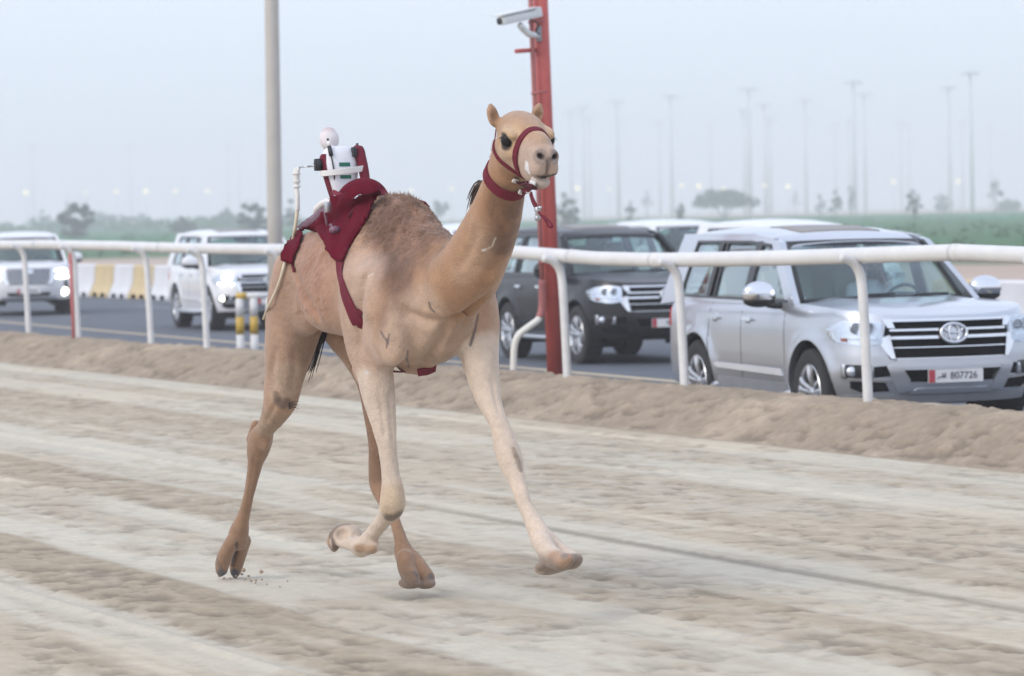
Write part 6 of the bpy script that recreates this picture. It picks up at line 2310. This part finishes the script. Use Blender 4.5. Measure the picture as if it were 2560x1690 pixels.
# seat the jockey is bolted to
sb = MB()
sb.tube(smooth_path([jp(838, 505, 0.02), jp(815, 508, .03), jp(798, 522, .05), jp(788, 540, .06)], 14), [.024] * 5 + [.023] * 5 + [.02, .017, .013, .008], n=14, sy=1.5)
sb.build('seat_pad', m_whitepl, jockey)
MB().box(jp(848, 512, .0), (.10, .10, .07), RM, bev=.015).build('mount', m_mar3, jockey, deg=40)
MB().tube([jp(845, 498, .04), jp(832, 520, .06)], .008, n=8).tube([jp(832, 518, .06), jp(836, 530, .07)], .012, n=8).build('mount_clamp', m_metal, jockey)

# ================================================================== DRIVER of the silver car
def build_driver(car, label):
    # car coordinates: x forward, y left, z up; the driver sits on the left (in front of the steering wheel)
    y0 = .37
    d = Solid((-.55, y0 - .42, .95), (.80, y0 + .42, 1.80), .011)
    d.chain([(-.16, y0, 1.10), (-.20, y0, 1.25), (-.24, y0, 1.38), (-.24, y0, 1.45)], [.15, .150, .145, .10], k=.03)
    for s in (1, -1):
        d.chain([(-.22, y0 + s * .17, 1.42), (-.12, y0 + s * .235, 1.24), (.02, y0 + s * .25, 1.17)], [.068, .055, .048], k=.04)
        d.chain([(.02, y0 + s * .25, 1.17), (.24, y0 + s * .20, 1.23), (.42, y0 + s * .16, 1.30)], [.048, .042, .033], k=.02)
        d.chain([(-.14, y0 + s * .10, 1.08), (.16, y0 + s * .13, 1.10), (.36, y0 + s * .13, 1.02)], [.09, .085, .075], k=.03)
    V, Q = d.mesh(2)
    t = thing('person', label, 'person')
    t.location = car.location - Vector((0, 0, .15))
    t.rotation_euler = car.rotation_euler
    np_mesh('robe', V, Q, m_whitefab, t)
    h = Solid((-.40, y0 - .20, 1.40), (.05, y0 + .20, 1.80), .007)
    h.chain([(-.22, y0, 1.44), (-.19, y0, 1.55)], [.055, .052], k=.02)
    h.ell((-.17, y0, 1.635), (.092, .074, .112), k=.02)
    h.ell((-.125, y0, 1.585), (.055, .052, .060), k=.02)
    h.cone((-.085, y0, 1.640), (-.068, y0, 1.612), .010, .016, k=.012)
    for s in (1, -1):
        h.ell((-.105, y0 + s * .030, 1.655), (.022, .018, .010), k=.01)
        h.ell((-.17, y0 + s * .076, 1.625), (.022, .010, .032), k=.008)
    h.cone((-.083, y0 - .022, 1.575), (-.083, y0 + .022, 1.575), .010, .010, k=.01)
    V, Q = h.mesh(1)
    head = np_mesh('head', V, Q, None, t)
    c = np.tile(np.array((.30, .17, .11)), (len(V), 1))
    bd = (1 - sstep(V[:, 2], 1.585, 1.60)) * sstep(V[:, 0], -.17, -.13) * sstep(V[:, 2], 1.50, 1.53)
    c = c * (1 - bd[:, None]) + np.array((.03, .022, .018)) * bd[:, None]
    set_attr(head, 'Col', c)
    head.data.materials.append(mat('driver_skin', (.3, .17, .11), rough=.6, attr='Col'))
    for s in (1, -1):
        MB().ell((-.090, y0 + s * .030, 1.645), (.011, .012, .008), nu=10, nv=8).build('eye', m_eye, head)
    # hands on the wheel: palm and five fingers each
    for s in (1, -1):
        hd = Solid((.36, y0 + s * .16 - .08, 1.20), (.58, y0 + s * .16 + .08, 1.42), .005)
        b = Vector((.43, y0 + s * .16, 1.305))
        hd.ell(b + Vector((.03, 0, .005)), (.045, .034, .018), k=.01)
        for k in range(4):
            o = b + Vector((.055, (-.027 + .018 * k), .010))
            hd.chain([o, o + Vector((.028, 0, .006)), o + Vector((.042, 0, -.014)), o + Vector((.028, 0, -.030))], [.0095, .009, .0085, .0075], k=.004)
        o = b + Vector((.02, -s * .036, .0))
        hd.chain([o, o + Vector((.026, -s * .012, .012)), o + Vector((.046, -s * .004, .010))], [.011, .010, .008], k=.004)
        V, Q = hd.mesh(1)
        np_mesh('hand', V, Q, mat('hand_skin', (.30, .17, .11), rough=.6) if s > 0 else bpy.data.materials['hand_skin'], t)
    # headscarf: red and white, falls on the shoulders, open at the face
    sc_ = MB()
    rows = []
    for i in range(15):
        f = i / 14
        row = []
        for k in range(25):
            q = math.radians(-138 + 276 * k / 24) + math.pi
            rr = .088 + .010 * math.sin(5 * q) * f
            if f < .45:
                g = f / .45
                z = 1.758 - .112 * g * g * 1.0
                r_ = rr * math.sin(g * math.pi / 2) ** .7
            else:
                g = (f - .45) / .55
                z = 1.646 - .22 * g
                r_ = rr + .075 * g ** 1.3
            row.append(Vector((-.185 + r_ * math.cos(q) * 1.12, y0 + r_ * math.sin(q), z)))
        rows.append(row)
    sc_.grid(rows)
    mm = mat('red_white_check', (.6, .2, .2), rough=.85)
    tt = mm.node_tree
    ck = tt.nodes.new('ShaderNodeTexChecker')
    ck.inputs['Scale'].default_value = 60
    ck.inputs['Color1'].default_value = (.55, .10, .10, 1)
    ck.inputs['Color2'].default_value = (.72, .68, .66, 1)
    tcn = tt.nodes.new('ShaderNodeTexCoord')
    tt.links.new(tcn.outputs['Object'], ck.inputs['Vector'])
    tt.links.new(ck.outputs['Color'], tt.nodes['Principled BSDF'].inputs['Base Color'])
    so = sc_.build('headscarf', mm, t)
    MB().lathe([(.084 + .009 * math.cos(q), .009 * math.sin(q)) for q in np.linspace(0, 2 * math.pi, 9)], (-.185, y0, 1.715), n=24).build('head_cord', m_dark, so)
    return t
build_driver(silver, 'person in a white robe and red checked headscarf driving the silver car')

# ================================================================== SAND kicked up by the hind foot
mb = MB()
rs = np.random.default_rng(9)
clods = [(609, 1425, .012), (653, 1429, .010), (576, 1447, .006), (590, 1460, .007), (597, 1455, .006), (612, 1448, .006), (621, 1440, .007), (628, 1452, .006), (560, 1462, .006), (640, 1475, .006), (655, 1456, .005), (700, 1470, .005),
         (606, 1470, .006), (585, 1480, .005), (548, 1452, .005), (668, 1490, .005), (627, 1484, .006), (596, 1380, .004), (640, 1500, .005), (720, 1500, .005), (576, 1495, .005), (615, 1492, .004)]
for x, y, r in clods:
    c = cw(J(x, y, .14 + rs.uniform(-.12, .12)))
    c.z = max(c.z, .02)
    k0 = len(mb.V)
    mb.ell(c, (r * rs.uniform(.8, 1.4), r, r * rs.uniform(.7, 1.1)), nu=7, nv=5)
for i in range(len(mb.V)):
    v = mb.V[i]
    mb.V[i] = (v[0] + rs.uniform(-.0015, .0015), v[1], v[2] + rs.uniform(-.0015, .0015))
o = mb.build('kicked_sand', mat('clod_sand', (.33, .25, .18), rough=.95, var=.2), smooth=False)
tag(o, 'small clods of sand thrown up behind the left hind foot in the picture', 'sand', kind='stuff')
